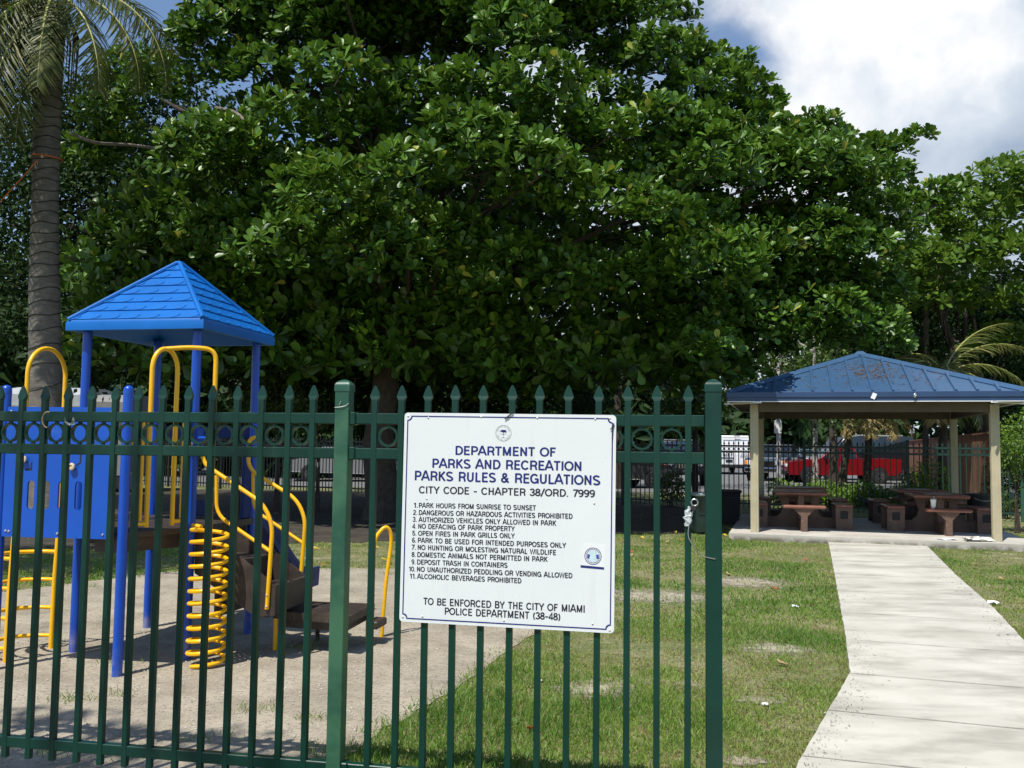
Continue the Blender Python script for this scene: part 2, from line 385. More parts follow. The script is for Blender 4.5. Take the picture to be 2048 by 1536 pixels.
# colours of the place
M_GREEN = layer(mat('fence_paint_green', (.004, .036, .025), .34, spec=.3, var=.18, scale=3, bump=.03, bscale=40), (.25, .34, .30), .70, .76, 48, amount=.7); layer(M_GREEN, (.030, .060, .045), .50, .72, 5, detail=8, sz=.25, amount=.55)
M_DAPPLED = layer(mat('fence_paint_sun_dapples', (.042, .125, .068), .38, var=.12, scale=3, bump=.03, bscale=40), (.012, .066, .042), .43, .58, 1.6, sz=1.2, amount=.9)  # left post: patches of sun and shade put into its green paint
M_BLUE = layer(mat('play_paint_blue', (.003, .06, .40), .32, var=.06, scale=4, spec=.5), (.30, .28, .27), .35, .75, 9, zfade=(.0, .22), amount=.8)
M_BPANEL = layer(mat('play_panel_blue', (.002, .075, .44), .42, var=.05, scale=4, bump=.02, bscale=220), (.10, .17, .40), .60, .76, 5, detail=9, sx=.4, amount=.30)
M_BROOF = layer(mat('play_roof_blue', (.001, .110, .40), .45, spec=.3, var=.10, scale=3, bump=.03, bscale=120), (.012, .15, .40), .52, .75, 4, detail=8, amount=.35)
M_BDARK = mat('play_slide_blue', (.003, .020, .125), .5, spec=.3, var=.1, scale=4)
M_YEL = layer(mat('play_paint_yellow', (.85, .45, .004), .34, var=.06, scale=6), (.35, .20, .05), .66, .74, 26, amount=.5)
M_BROWN = layer(mat('play_coating_brown', (.032, .022, .017), .55, var=.25, scale=9, bump=.15, bscale=90), (.13, .105, .08), .5, .8, 6, amount=.45)
M_BOLT = mat('bolt_metal', (.62, .60, .56), .35, metal=.8, var=.1)
M_KNOB = mat('knob_tan', (.62, .50, .33), .5, var=.1, scale=20)
M_DARK = mat('dark_rubber', (.012, .012, .013), .7, var=.2)
M_SIGN = layer(mat('sign_white', (.70, .72, .72), .38, var=.015, scale=5), (.58, .58, .55), .66, .80, 7, amount=.5); layer(M_SIGN, (.52, .51, .47), .56, .80, 2.2, detail=9, sx=7, sz=.5, amount=.30); layer(M_SIGN, (.30, .24, .18), .735, .78, 60, detail=2, amount=.7)
M_NAVY = mat('sign_ink_navy', (.008, .016, .15), .5, var=.1)
M_INK = mat('sign_ink_black', (.012, .012, .03), .5, var=.1)
M_BARK = mat('bark_grey_brown', (.055, .043, .032), .9, var=.35, scale=9, bump=.6, bscale=22)
M_TWIG = mat('twig_grey', (.20, .17, .14), .85, var=.3, scale=12)

# ------------------------------------------------------------------ the setting
def sheet(name, poly, z, m, depth=0.):
    b = MB(); P = [Vector((p[0], p[1], 0)) for p in poly]
    tri = tessellate_polygon([P]); n = len(P)
    V = [(p.x, p.y, z) for p in P]; fs = []
    for a, b2, c in tri:
        fs.append((a, b2, c) if (P[b2]-P[a]).cross(P[c]-P[a]).z > 0 else (c, b2, a))
    if depth:
        V += [(p.x, p.y, z-depth) for p in P]; fs += [(i, (i+1) % n, n+(i+1) % n, n+i) for i in range(n)]
    b.add(V, fs); o = b.build(name, m); return tag(o, kind='structure')
def wobble(pts, amp, step=.12, seed=1):
    r = random.Random(seed); out = []
    for (a, b) in zip(pts[:-1], pts[1:]):
        a, b = Vector(a), Vector(b); n = max(1, int((b-a).length/step)); pr = Vector((-(b-a).y, (b-a).x)).normalized()
        for i in range(n): out.append(a.lerp(b, i/n) + pr*r.gauss(0, amp))
    out.append(Vector(pts[-1])); return out
M_GROUND = mat('lawn_ground', (.105, .130, .034), .95, scale=1.3, col2=(.205, .190, .090), ramp=(.38, .6), bump=.5, bscale=30)
layer(M_GROUND, (.035, .055, .012), .48, .62, 26, detail=4, amount=.75); layer(M_GROUND, (.31, .265, .185), .56, .70, .9, detail=9); layer(M_GROUND, (.28, .24, .16), .58, .66, 7, detail=6, amount=.7); layer(M_GROUND, (.06, .04, .02), .58, .70, 3.1, detail=6, amount=.5)
ground_sheet = sheet('ground', [(-160, -40), (160, -40), (160, 900), (-160, 900)], 0, M_GROUND)
M_SAND = mat('play_sand', (.22, .188, .135), .95, scale=2.2, col2=(.375, .33, .25), ramp=(.32, .66), bump=.9, bscale=16)
layer(M_SAND, (.14, .12, .09), .57, .70, 1.1, detail=7, amount=.75); layer(M_SAND, (.10, .085, .06), .52, .66, 38, detail=6, amount=.55); layer(M_SAND, (.55, .51, .44), .64, .70, 75, detail=3, amount=.8); layer(M_SAND, (.09, .075, .055), .67, .72, 45, detail=2, amount=.8)
sand_edge = [(-1.62, 3.2), (-.84, 4.64), (-.29, 6.07), (-.02, 6.99), (.20, 7.66), (.30, 8.6), (.05, 9.9), (-.55, 11.1), (-1.45, 11.54), (-2.4, 11.46), (-4.16, 10.99), (-5.24, 9.4), (-7.5, 8.6), (-9, 8.2)]
sand_poly = wobble(sand_edge, .018) + [Vector((-9, 2.6)), Vector((-3, 2.6))]
sheet('sand', sand_poly, .006, M_SAND)

M_TREE_SHADE = mat('shade_painted_soil', (.022, .017, .012), .95, scale=2.5, col2=(.052, .042, .028), bump=.6, bscale=30)  # near-black ground colour stands in for the shade under the big tree
shade_poly = [(3.75, 16.9), (3.2, 16.6), (1.6, 16.4), (-.2, 15.6), (-1.6, 14.9), (-3.2, 14.4), (-4.6, 13.6), (-6.5, 13.2), (-9, 12.4), (-16, 12), (-18, 30), (2, 30), (4.6, 24)]
sheet('shade_painted_soil', wobble(shade_poly[:10], .10, .25, 6) + [Vector(q) for q in shade_poly[10:]], .004, M_TREE_SHADE)
# worn bare patches in the lawn
M_BARE = mat('bare_soil', (.235, .20, .145), .95, scale=6, col2=(.40, .355, .275), bump=.6, bscale=40); layer(M_BARE, (.13, .12, .06), .55, .66, 14, detail=4, amount=.8)
def fade_edge(m):
    nt = m.node_tree; N = nt.nodes; L = nt.links; tc = N.new('ShaderNodeTexCoord'); mp = N.new('ShaderNodeMapping'); mp.inputs['Location'].default_value = (-.5, -.5, 0)
    L.new(tc.outputs['Generated'], mp.inputs[0]); sp = N.new('ShaderNodeSeparateXYZ'); L.new(mp.outputs[0], sp.inputs[0]); cb = N.new('ShaderNodeCombineXYZ'); L.new(sp.outputs[0], cb.inputs[0]); L.new(sp.outputs[1], cb.inputs[1])
    ln = N.new('ShaderNodeVectorMath'); ln.operation = 'LENGTH'; L.new(cb.outputs[0], ln.inputs[0])
    nz = N.new('ShaderNodeTexNoise'); nz.inputs['Scale'].default_value = 9; nz.inputs['Detail'].default_value = 8; nz.inputs['Roughness'].default_value = .7; L.new(tc.outputs['Object'], nz.inputs['Vector'])
    a = N.new('ShaderNodeMath'); a.operation = 'MULTIPLY_ADD'; L.new(nz.outputs[0], a.inputs[0]); a.inputs[1].default_value = .95; L.new(ln.outputs['Value'], a.inputs[2])
    mr = N.new('ShaderNodeMapRange'); L.new(a.outputs[0], mr.inputs[0]); mr.inputs[1].default_value, mr.inputs[2].default_value, mr.inputs[3].default_value, mr.inputs[4].default_value = .62, .88, 1, 0
    L.new(mr.outputs[0], N['Principled BSDF'].inputs['Alpha'])
fade_edge(M_BARE)
bare = []
for i, (x, y, rx, ry) in enumerate(((1480, 1165, .6, .4), (1320, 1195, .7, .45), (1540, 1300, .34, .20), (1190, 1380, .3, .18), (1525, 1400, .18, .10), (1470, 1520, .16, .08))):
    g = ground(x, y); rr_ = random.Random(40+i); n = 22; ph = [rr_.uniform(.55, 1.25) for _ in range(n)]
    rx, ry = rx*1.35, ry*1.5
    poly = [(g.x + rx*math.cos(2*math.pi*k/n)*(ph[k]+ph[k-1])/2, g.y + ry*math.sin(2*math.pi*k/n)*(ph[k]+ph[k-1])/2) for k in range(n)]; bare.append(poly)
    sheet('bare_soil', poly, .004 + .0006*i, M_BARE)
# concrete path: slabs between the joints, laid as one sheet with scored joints
M_CONC = mat('path_concrete', (.43, .41, .35), .85, scale=1.1, col2=(.53, .51, .44), ramp=(.35, .62), bump=.12, bscale=140)
layer(M_CONC, (.27, .25, .21), .44, .70, 2.6, detail=9, sx=.5, amount=.7); layer(M_CONC, (.22, .205, .17), .46, .68, 1.6, detail=9, sx=.35, sy=1.3, amount=.45); layer(M_CONC, (.12, .11, .09), .70, .76, 24, detail=3, amount=.8)  # stains, plus soft overhead shadow bands put into the concrete colour
M_JOINT = mat('path_joint', (.25, .235, .20), .95, var=.3, scale=20)
def P2(x, y): g = ground(x, y); return Vector((g.x, g.y))
pl = [P2(1654, 1074), P2(1664.5, 1126), P2(1690, 1271), P2(1701, 1354), P2(1658, 1430), P2(1598, 1536)]
prr = [P2(1837, 1078), P2(1911, 1154), P2(1986, 1221), P2(2044, 1284)]
dirp = (prr[-1]-prr[0]).normalized(); prr += [prr[-1]+dirp*2.0, prr[-1]+dirp*3.2 + Vector((-.3, 0))]
pl += [pl[-1] + Vector((-.55, -1.2)), pl[-1] + Vector((-1.6, -2.8))]; prr += [prr[-1] + Vector((-.6, -2.6))]
path_poly = pl + prr[::-1]
def side(P, s):
    """point on a polyline at y = s"""
    for a, b in zip(P[:-1], P[1:]):
        if min(a.y, b.y) <= s <= max(a.y, b.y): return a.lerp(b, (s-a.y)/((b.y-a.y) or 1e-9))
    return P[-1]
path = sheet('path', wobble([tuple(p) for p in pl], .0022, .08, 3) + wobble([tuple(p) for p in prr[::-1]], .0022, .08, 4), .035, M_CONC, .05)
jb = MB()
for y in (1098, 1104.5, 1126, 1153, 1188, 1232, 1288, 1357, 1433, 1527):
    if y == 1098: continue
    g = ground(1680, y); a = side(pl, g.y); b = side(prr, g.y - .42)
    d = (b-a).normalized()*.004; nn = Vector((-d.y, d.x)).normalized()*.0042; a, b = a+d, b-d
    pts = []; 
    for k in range(13):
        t = k/12; p = a.lerp(b, t) + nn*random.gauss(0, .25); w = nn*random.uniform(.5, 1.1); pts.append((p-w, p+w))
    for (p, q), (r_, s_) in zip(pts[:-1], pts[1:]): jb.add([(*p, .039), (*r_, .039), (*s_, .039), (*q, .039)], [(0,1,2,3)])
tag(jb.build('path_joints', M_JOINT), kind='structure')

# shelter floor slab
TP = R(-17); PO = Vector((4.30, 15.95)); PD1 = Vector((math.cos(TP), math.sin(TP))); PD2 = Vector((-math.sin(TP), math.cos(TP))); PS = 3.82
def pav(u, v, z=0.): q = PO + PD1*u + PD2*v; return Vector((q.x, q.y, z))
M_SLAB = mat('slab_concrete', (.40, .375, .325), .9, scale=1.6, col2=(.50, .475, .42), bump=.15, bscale=90)
layer(M_SLAB, (.22, .19, .15), .54, .74, 3, detail=8, amount=.6); layer(M_SLAB, (.10, .085, .055), .30, .60, 5, zfade=(.02, .118), amount=.9)
sheet('shelter_slab', [pav(u, v) for u, v in ((-.42, -.42), (PS+.55, -.42), (PS+.55, PS+.45), (-.42, PS+.45))], .12, M_SLAB, .14)
M_ASPH = mat('asphalt', (.10, .10, .10), .9, scale=2, col2=(.16, .16, .155), bump=.2, bscale=60)
sheet('parking_lot', [(-60, 33), (-8, 33), (6, 31.5), (26, 30), (90, 30), (90, 95), (-60, 95)], .008, M_ASPH)

# ------------------------------------------------------------------ front fence
FX, FY, FT, FG = -.5881, 3.8876, -.18355, .281
FD = Vector((math.cos(FT), math.sin(FT), 0)); FN = Vector((math.sin(FT), -math.cos(FT), 0))       # along the fence / towards the street
FM = Matrix.Translation((FX, FY, 0)) @ Matrix.Rotation(FT, 4, 'Z')
def fen(s, z, o=0.): return Vector((FX, FY, 0)) + FD*s + FN*o + Vector((0, 0, z))
PK = .0254
def picket_mesh(h0=.145, h1=1.765):
    b = MB(); a = PK/2
    b.box((0, 0, (h0+h1)/2), (PK, PK, h1-h0), ch=.0015)
    # pressed spear point: flares sideways, then a flat diamond
    V = []; prof = [(a, a, 0), (a*1.05, a*.95, .004), (.0205, .008, .016), (.0215, .007, .019), (.0205, .0065, .022), (.0125, .006, .046), (.0025, .0045, .066)]
    for (x, y, z) in prof: V += [(-x, -y, h1+z), (x, -y, h1+z), (x, y, h1+z), (-x, y, h1+z)]
    f = [(i*4+k, i*4+(k+1) % 4, i*4+4+(k+1) % 4, i*4+4+k) for i in range(len(prof)-1) for k in range(4)]; f.append(tuple(len(V)-4+k for k in range(4)))
    return b.add(V, f)
def ring_mesh(r=.0445, w=.0085, t=.02):
    b = MB(); b.plate([circle(0, 0, r, 30), circle(0, 0, r-w, 30)], t, Matrix.Translation((0, t/2, 0)) @ Matrix.Rotation(math.pi/2, 4, 'X'))
    b.box((0, 0, -.047), (.012, .016, .008)); b.box((0, 0, .047), (.012, .016, .008)); return b
def fence_panel(name, label, s0, ss, s1, post_gap):
    root = thing(name, label, 'fence', fen(s0, 0), FT, 'green picket fence panels in front of the lawn')
    for z in (1.6875, 1.5375, .212):
        MB().box(((s1-s0)/2, .0, z), (s1-s0, .034, .047), ch=.003).build('rail', M_GREEN, root, local=True)
    pm = rm = None
    for s in ss:
        if pm is None: pm = picket_mesh().build('picket', M_GREEN, root, local=True); pm.location = (s-s0, -.006, 0); p0 = pm
        else: c = p0.copy(); C.objects.link(c); c.location = (s-s0, -.006+random.gauss(0, .0006), random.gauss(0, .0015)); c.rotation_euler = (0, random.gauss(0, .0022), random.gauss(0, .02))
    rs = [(a+b)/2 for a, b in zip(ss[:-1], ss[1:])]
    for s in rs:
        if rm is None: rm = ring_mesh().build('ring', M_GREEN, root, local=True); rm.location = (s-s0, 0, 1.6125)
        else: c = rm.copy(); C.objects.link(c); c.location = (s-s0, random.gauss(0, .001), 1.6125)
    return root
ssL = [-FG - .12*k for k in range(19, -1, -1)]; ssR = [.12*k for k in range(12)]
SPL, SPR = -.142, 1.424
panelL = fence_panel('picket_fence', 'long dark green picket panel in front of the playground, bearing no sign', ssL[0]-.1, ssL, SPL-.034, 0)
panelR = fence_panel('picket_fence', 'dark green picket panel that the white rules sign is mounted on', SPL+.034, ssR, SPR-.034, 0)
for z in (1.6875, 1.5375, .212):
    b = MB(); b.box((.012, -.002, z), (.028, .05, .056), ch=.004); b.tube([(-.001, -.026, z+.024), (-.002, -.029, z+.034), (-.004, -.026, z+.041)], .003, 6)
    b.build('rail_bracket', M_GREEN, panelR, local=True)
def fence_post(label, s, m, cm):
    r = thing('fence_post', label, 'fence post', fen(s, 0), FT, 'square posts of the front fence')
    MB().box((0, 0, .905), (.064, .064, 1.81), ch=.003).build('post', m, r, local=True)
    b = MB(); V = []
    for (h, z) in ((.0345, 1.805), (.0345, 1.83), (.0335, 1.834), (.029, 1.842), (.018, 1.852), (.006, 1.857)): V += [(-h, -h, z), (h, -h, z), (h, h, z), (-h, h, z)]
    b.add(V, [(i*4+k, i*4+(k+1) % 4, i*4+4+(k+1) % 4, i*4+4+k) for i in range(5) for k in range(4)] + [(20, 21, 22, 23)])
    b.build('cap', cm, r, local=True); return r
postL = fence_post('green post with painted sun dapples standing between the two front fence panels', SPL, M_DAPPLED, M_DAPPLED)
postR = fence_post('dark green end post of the front fence, beside the opening to the path', SPR, M_GREEN, M_GREEN)
# things caught on the fence
b = MB(); pr = [at(75, 848, 4.18)]
cpt = fen(-1.555, 1.672, .045)
for k in range(15): a = R(70 + 190*k/14); pr = None if False else pr; 
arc = [cpt + FD*(.028*math.cos(R(75+195*k/14))) + Vector((0, 0, .036*math.sin(R(75+195*k/14)))) for k in range(15)]
b.tube(arc, .0032, 7); tag(b.build('bent_wire', mat('wire_tan', (.34, .24, .14), .6, var=.3, scale=60)), 'thin tan wire bent into a half ring, hooked on the upper fence rail', 'wire')
def crumple(name, c, d, m, label, cat, seed, flat=.5, n=9):
    r = np.random.default_rng(seed); b = MB(); V = []
    for i in range(n):
        for j in range(n):
            u, v = i/(n-1)-.5, j/(n-1)-.5; k = 1-.35*r.random()
            V.append((c[0]+d[0]*u*k+d[0]*.06*r.normal(), c[1]+d[1]*v*k+d[1]*.06*r.normal(), c[2]+d[2]*(r.random()*flat+(1-flat)*(1-4*u*u)*(1-4*v*v)*r.random())))
    f = [(i*n+j, (i+1)*n+j, (i+1)*n+j+1, i*n+j+1) for i in range(n-1) for j in range(n-1)]
    V2 = [(x, y, z-.004) for x, y, z in V]; b.add(V, f); b.add(V2, [q[::-1] for q in f])
    return tag(b.build(name, m), label, cat)
M_PLASTIC = mat('thin_white_plastic', (.42, .45, .45), .35, var=.12, scale=30)
rb = MB(); q = [(-1.478, 1.688), (-1.468, 1.668), (-1.452, 1.660), (-1.437, 1.668), (-1.428, 1.690), (-1.436, 1.672), (-1.424, 1.655), (-1.440, 1.652), (-1.458, 1.650), (-1.474, 1.664)]
rb.add([fen(s, z-.004, .03 + .01*math.sin(i*2.1)) for i, (s, z) in enumerate(q)] + [fen(s, z-.004, .034 + .01*math.sin(i*2.1)) for i, (s, z) in enumerate(q)], [tuple(range(10)), tuple(range(19, 9, -1))] + [(i, (i+1) % 10, 10+(i+1) % 10, 10+i) for i in range(10)])
tag(rb.build('torn_tape', M_PLASTIC), 'torn scrap of white tape stuck on the upper rail in front of the blue panel', 'tape')
# lock, bag and cable by the end post
M_STEEL = mat('dull_steel', (.45, .46, .46), .35, metal=.9, var=.15)
lk = thing('padlock', 'steel ring padlock fastened on the last picket beside the end post', 'padlock', fen(1.350, 1.362, .03), FT)
b = MB(); cc = Vector((0, 0, 0)); b.tube([(.013*math.cos(2*math.pi*k/16), -.003, .013*math.sin(2*math.pi*k/16)) for k in range(16)], .003, 8, closed=True); b.build('shackle', M_STEEL, lk, local=True)
MB().box((-.004, -.003, -.022), (.024, .012, .02), ch=.003).build('lock_body', M_DARK, lk, local=True)
r7 = random.Random(5); b = MB(); o8 = []
for i in range(15):
    t = i/14; z = 1.343 - .072*t; w = .004 + .0125*math.sin(min(1, t*1.9)*1.57) - .006*max(0, t-.55)*2.2; sx = 1.327 + .004*math.sin(i*1.3) - .003*t
    o8.append([fen(sx + w*math.cos(a)*(1+.30*r7.uniform(-1, 1)), z + .004*r7.uniform(-1, 1), .026 + (.006+.007*r7.random())*math.sin(a)) for a in [2*math.pi*k/12 for k in range(12)]])
b.add([p for ring in o8 for p in ring], [(i*12+k, i*12+(k+1) % 12, i*12+12+(k+1) % 12, i*12+12+k) for i in range(14) for k in range(12)] + [tuple(range(11, -1, -1)), tuple(168+k for k in range(12))])
tag(b.build('plastic_bag', M_PLASTIC), 'crumpled white plastic bag hanging from the last picket beside the end post', 'plastic bag')
b = MB(); b.tube(bez([fen(1.350, 1.342, .028), fen(1.335, 1.30, .03), fen(1.325, 1.235, .03), fen(1.345, 1.19, .034), fen(1.375, 1.155, .034), fen(1.43, 1.142, .034)], 7), .0022, 6)
tag(b.build('cable', M_STEEL), 'thin steel cable sagging from the last picket to the end post', 'cable')
b = MB(); b.tube([fen(SPL + x, 1.74 + z, .0345 + y) for x, z, y in ((-.031, -.006, .0), (-.02, -.005, .0015), (-.008, -.004, .002), (.004, -.002, .0025), (.02, .002, .0015), (.032, .012, .0))], .0014, 5); b.tube([fen(SPL-.010, 1.744, .037), fen(SPL-.002, 1.762, .037)], .0014, 5)
tag(b.build('twist_wire', mat('wire_grey', (.5, .52, .48), .4, metal=.5)), 'short pale wire twisted across the dapple painted green post below its cap', 'wire')

# ------------------------------------------------------------------ rules sign
SW, SH = .897, .876
sgn = thing('rules_sign', 'white square park rules sign with blue heading, hung on the fence pickets', 'sign', fen(.138+SW/2, 1.2735, .0285), FT)
SG = WM[sgn.name] @ Matrix.Rotation(R(.35), 4, 'Y') @ Matrix.Rotation(math.pi/2, 4, 'X')      # x to the right, y up, z towards the street
def splate(name, loops, m, z0=.0018, t=.0008, parent=sgn): return MB().plate(loops, t, SG, z0).build(name, m, parent)
hx, hy = SW/2, SH/2
splate('board', [rrect(-hx, -hy, hx, hy, .016, 6)], M_SIGN, -.0012, .003)
bi = .0125; bw = .0048
splate('border_line', [rrect(-hx+bi, -hy+bi, hx-bi, hy-bi, .018, 6, True), rrect(-hx+bi+bw, -hy+bi+bw, hx-bi-bw, hy-bi-bw, .0175, 6, True)], M_NAVY)
def suv(x, y):
    """a point of the enlarged photo of the sign -> the sign's own x, y"""
    xl = 85 - 30*(y-85)/1300; xr = 1425 - 15*(y-97)/1368; u = (x-xl)/(xr-xl)
    yt = 85+12*u; yb = 1385+80*u; v = (y-yt)/(yb-yt); return (u-.5)*SW, (.5-v)*SH
def line(body, xl, xr, yl, yr, cap, m, wt=1.):
    me, co = text(body, m, wt)
    x0, x1 = co[:, 0].min(), co[:, 0].max(); A = Vector(suv(xl, yl)); B = Vector(suv(xr, yr)); d = (B-A); L = d.length; d.normalize(); nrm = Vector((-d.y, d.x))
    ch = cap/1300*SH
    for v, (x, y, z) in zip(me.vertices, co):
        p = A + d*((x-x0)/(x1-x0)*L) + nrm*(y*ch); v.co = WM[sgn.name].inverted() @ (SG @ Vector((p.x, p.y, .0026 + .000004*z)))
    return link('lettering', me, sgn)
line('DEPARTMENT OF', 418, 1053, 350, 361, 54, M_NAVY, 1.45); line('PARKS AND RECREATION', 268, 1212, 432, 451, 56, M_NAVY, 1.45)
line('PARKS RULES & REGULATIONS', 153, 1328, 510, 541, 58, M_NAVY, 1.45); line('CITY CODE - CHAPTER 38/ORD. 7999', 180, 1295, 592, 617, 44, M_INK, 1.35)
for i, (nx, tx, xr, yl, yr, s) in enumerate(((147, 181, 930, 682, 699, 'PARK HOURS FROM SUNRISE TO SUNSET'), (143, 181, 1158, 727, 752, 'DANGEROUS OR HAZARDOUS ACTIVITIES PROHIBITED'), (140, 178, 1057, 770, 795, 'AUTHORIZED VEHICLES ONLY ALLOWED IN PARK'),
        (138, 177, 798, 812, 830, 'NO DEFACING OF PARK PROPERTY'), (138, 176, 798, 856, 874, 'OPEN FIRES IN PARK GRILLS ONLY'), (137, 175, 1118, 899, 934, 'PARK TO BE USED FOR INTENDED PURPOSES ONLY'), (135, 174, 1055, 943, 978, 'NO HUNTING OR MOLESTING NATURAL WILDLIFE'),
        (134, 172, 1004, 988, 1020, 'DOMESTIC ANIMALS NOT PERMITTED IN PARK'), (133, 171, 753, 1034, 1057, 'DEPOSIT TRASH IN CONTAINERS'), (118, 170, 1157, 1078, 1122, 'NO UNAUTHORIZED PEDDLING OR VENDING ALLOWED'), (124, 170, 840, 1122, 1153, 'ALCOHOLIC BEVERAGES PROHIBITED'))):
    n = f'{i+1}.'; line(n, nx, nx + (40 if i > 8 else 26), yl-1, yl, 30, M_INK, 1.4); line(s, tx, xr, yl, yr, 30, M_INK, 1.45)
line('TO BE ENFORCED BY THE CITY OF MIAMI', 213, 1232, 1282, 1335, 42, M_INK, 1.35); line('POLICE DEPARTMENT (38-48)', 352, 1082, 1344, 1383, 42, M_INK, 1.35)
# the city seal: ring, lettering round it and a palm
sc_ = SW/1345
M_SEAL = mat('seal_grey', (.42, .43, .43), .5, var=.05); M_SEALT = mat('seal_text', (.25, .26, .30), .5)
cx, cy = suv(725, 213); r0 = 51*sc_
seal = splate('seal', [circle(cx, cy, r0, 40), circle(cx, cy, r0*.91, 40)], M_SEAL)
b = MB()
def seal_text(word, a0, a1, rr, flip):
    for ch, a in zip(word, np.linspace(a0, a1, len(word))):
        if ch == ' ': continue
        me, co = text(ch, M_SEALT); co = co[:, :2]*.0050; co[:, 0] -= co[:, 0].mean()
        if len(co) == 0: continue
        t = R(a); rad = Vector((math.cos(t), math.sin(t))); tan = Vector((math.sin(t), -math.cos(t)))*(-1 if flip else 1); up = rad*(-1 if flip else 1)
        P = [Vector((cx, cy)) + rad*rr + tan*x + up*(y if not flip else y) for x, y in co]
        b.add([SG @ Vector((p.x, p.y, .0026)) for p in P], [tuple(f.vertices) for f in me.polygons])
seal_text('THE CITY OF MIAMI', 165, 15, r0*.70, False); seal_text('DADE CO. FLORIDA', 200, 340, r0*.84, True)
b.build('seal_lettering', M_SEALT, seal)
b = MB()
for a, L in ((178, .5), (160, .52), (135, .5), (112, .42), (88, .4), (66, .42), (45, .5), (22, .5), (2, .46), (-18, .42)):
    p0 = Vector((cx, cy+r0*.10)); p1 = p0 + Vector((math.cos(R(a)), math.sin(R(a))*.8))*r0*L; pm_ = (p0+p1)/2 + Vector((0, r0*.10)); d = (p1-p0).normalized(); nn = Vector((-d.y, d.x))*r0*.045
    b.add([SG @ Vector((p.x, p.y, .0026)) for p in (p0-nn*.6, pm_-nn, p1, pm_+nn, p0+nn*.6)], [(0, 1, 2, 3, 4)])
b.plate([[(cx-r0*.03, cy-r0*.30), (cx+r0*.03, cy-r0*.30), (cx+r0*.02, cy+r0*.1), (cx-r0*.02, cy+r0*.1)]], .0004, SG, .0022); b.plate([[(cx-r0*.45, cy-r0*.14), (cx+r0*.4, cy-r0*.14), (cx+r0*.4, cy-r0*.12), (cx-r0*.45, cy-r0*.12)]], .0003, SG, .0022); b.plate([[(cx-r0*.12, cy-r0*.56), (cx+r0*.12, cy-r0*.56), (cx+r0*.12, cy-r0*.50), (cx-r0*.12, cy-r0*.50)]], .0004, SG, .0022)
b.build('palm_emblem', M_NAVY, seal)
# sticker
st = splate('sticker', [[suv(1208, 1050), suv(1350, 1064), suv(1360, 916), suv(1232, 906), suv(1215, 921)]], mat('sticker_paper', (.74, .75, .75), .45, var=.03), .0018, .0005)
qx, qy = suv(1283, 986); q0 = 52*sc_
splate('sticker_ring', [circle(qx, qy, q0, 36), circle(qx, qy, q0*.93, 36)], M_NAVY, .0024, .0003, st); splate('sticker_ring', [circle(qx, qy, q0*.80, 36), circle(qx, qy, q0*.755, 36)], M_NAVY, .0024, .0003, st)
splate('sticker_globe', [circle(qx, qy, q0*.70, 30)], mat('sticker_pale_blue', (.52, .66, .70), .5, var=.08, scale=60), .0024, .0003, st)
for sg in (-1, 1): splate('sticker_badge', [[(qx+sg*q0*.34, qy+q0*.16), (qx+sg*q0*.66, qy+q0*.24), (qx+sg*q0*.70, qy-q0*.22), (qx+sg*q0*.44, qy-q0*.34)][::sg]], mat('sticker_blue', (.05, .06, .30), .5), .0029, .0003, st)
splate('sticker_bar', [[suv(1207, 1056), suv(1350, 1069), suv(1350, 1055), suv(1207, 1041)]], M_NAVY, .0024, .0003, st)
b = MB()
for k in range(22):
    a = 2*math.pi*k/22; rr = q0*.865; b.plate([rrect(qx+rr*math.cos(a)-.0012, qy+rr*math.sin(a)-.0012, qx+rr*math.cos(a)+.0012, qy+rr*math.sin(a)+.0012, .0004, 1)], .0003, SG, .0024)
b.build('sticker_lettering', M_NAVY, st)
for (x, y) in ((240, 118), (583, 110), (757, 123), (938, 117), (1297, 124), (232, 626), (1290, 656), (207, 1356), (730, 1384), (1280, 1406), (108, 108), (1385, 118), (78, 1358), (1384, 1447)):
    px_, py_ = suv(x, y); b = MB(); b.lathe([(.0042, .0018), (.004, .0030), (.0026, .0042), (.0008, .0046)], 10, (0, 0, 0)); b.v = [tuple(SG @ Vector((v[0]+px_, v[1]+py_, v[2]))) for v in b.v]; b.build('rivet', M_BOLT, sgn)
for P in (((735, 125), (752, 110), (780, 88), (786, 82)), ((1390, 190), (1402, 172), (1411, 152), (1413, 150)), ((1411, 152), (1404, 190), (1400, 246), (1399, 250))):
    b = MB(); b.tube([SG @ Vector((*suv(*p), .0062)) for p in P], .0018 if P[0][0] > 800 else .0026, 7); b.build('cable_tie', M_DARK, sgn)

# ------------------------------------------------------------------ play structure
PG = thing('play_structure', 'blue and yellow playground climber with pyramid roof, spiral climber, stairs and slide', 'playground set', (-2.70, 7.19, 0), -.2)
def part(b, name, m, parent=None): return b.build(name, m, parent or PG, local=True)
DZ = .955
def dpost(u, v, z1, capd=True, r=.034):
    b = MB(); pr = [(r, -.02), (r, z1-.03)]
    pr += [(r*math.cos(t), z1-.03+.034*math.sin(t)) for t in (.25, .5, .8, 1.1, 1.35)] if capd else [(r, z1)]
    b.lathe(pr, 20, (u, v, 0)); p = part(b, 'post', M_BLUE)
    if capd: q = MB(); q.lathe([(r+.0012, z1-.055), (r+.0012, z1-.038)], 20, (u, v, 0)); q.build('post_collar', M_BPANEL, p, local=True)
    return p
hw = .46
for (u, v) in ((-hw, -hw), (hw, -hw), (hw, hw), (-hw, hw)): dpost(u, v, 2.44, False)
A_, A2 = (.28, -1.0), (-.63, -1.06)
dpost(*A_, 1.955); dpost(*A2, 1.955)
b = MB(); b.plate([[(-hw-.03, -hw-.02), (hw+.03, -hw-.02), (hw+.03, hw+.03), (-hw-.03, hw+.03)]], .05, None, DZ-.05); b.box((0, 0, DZ-.10), (.86, .86, .1)); part(b, 'deck', M_BROWN)
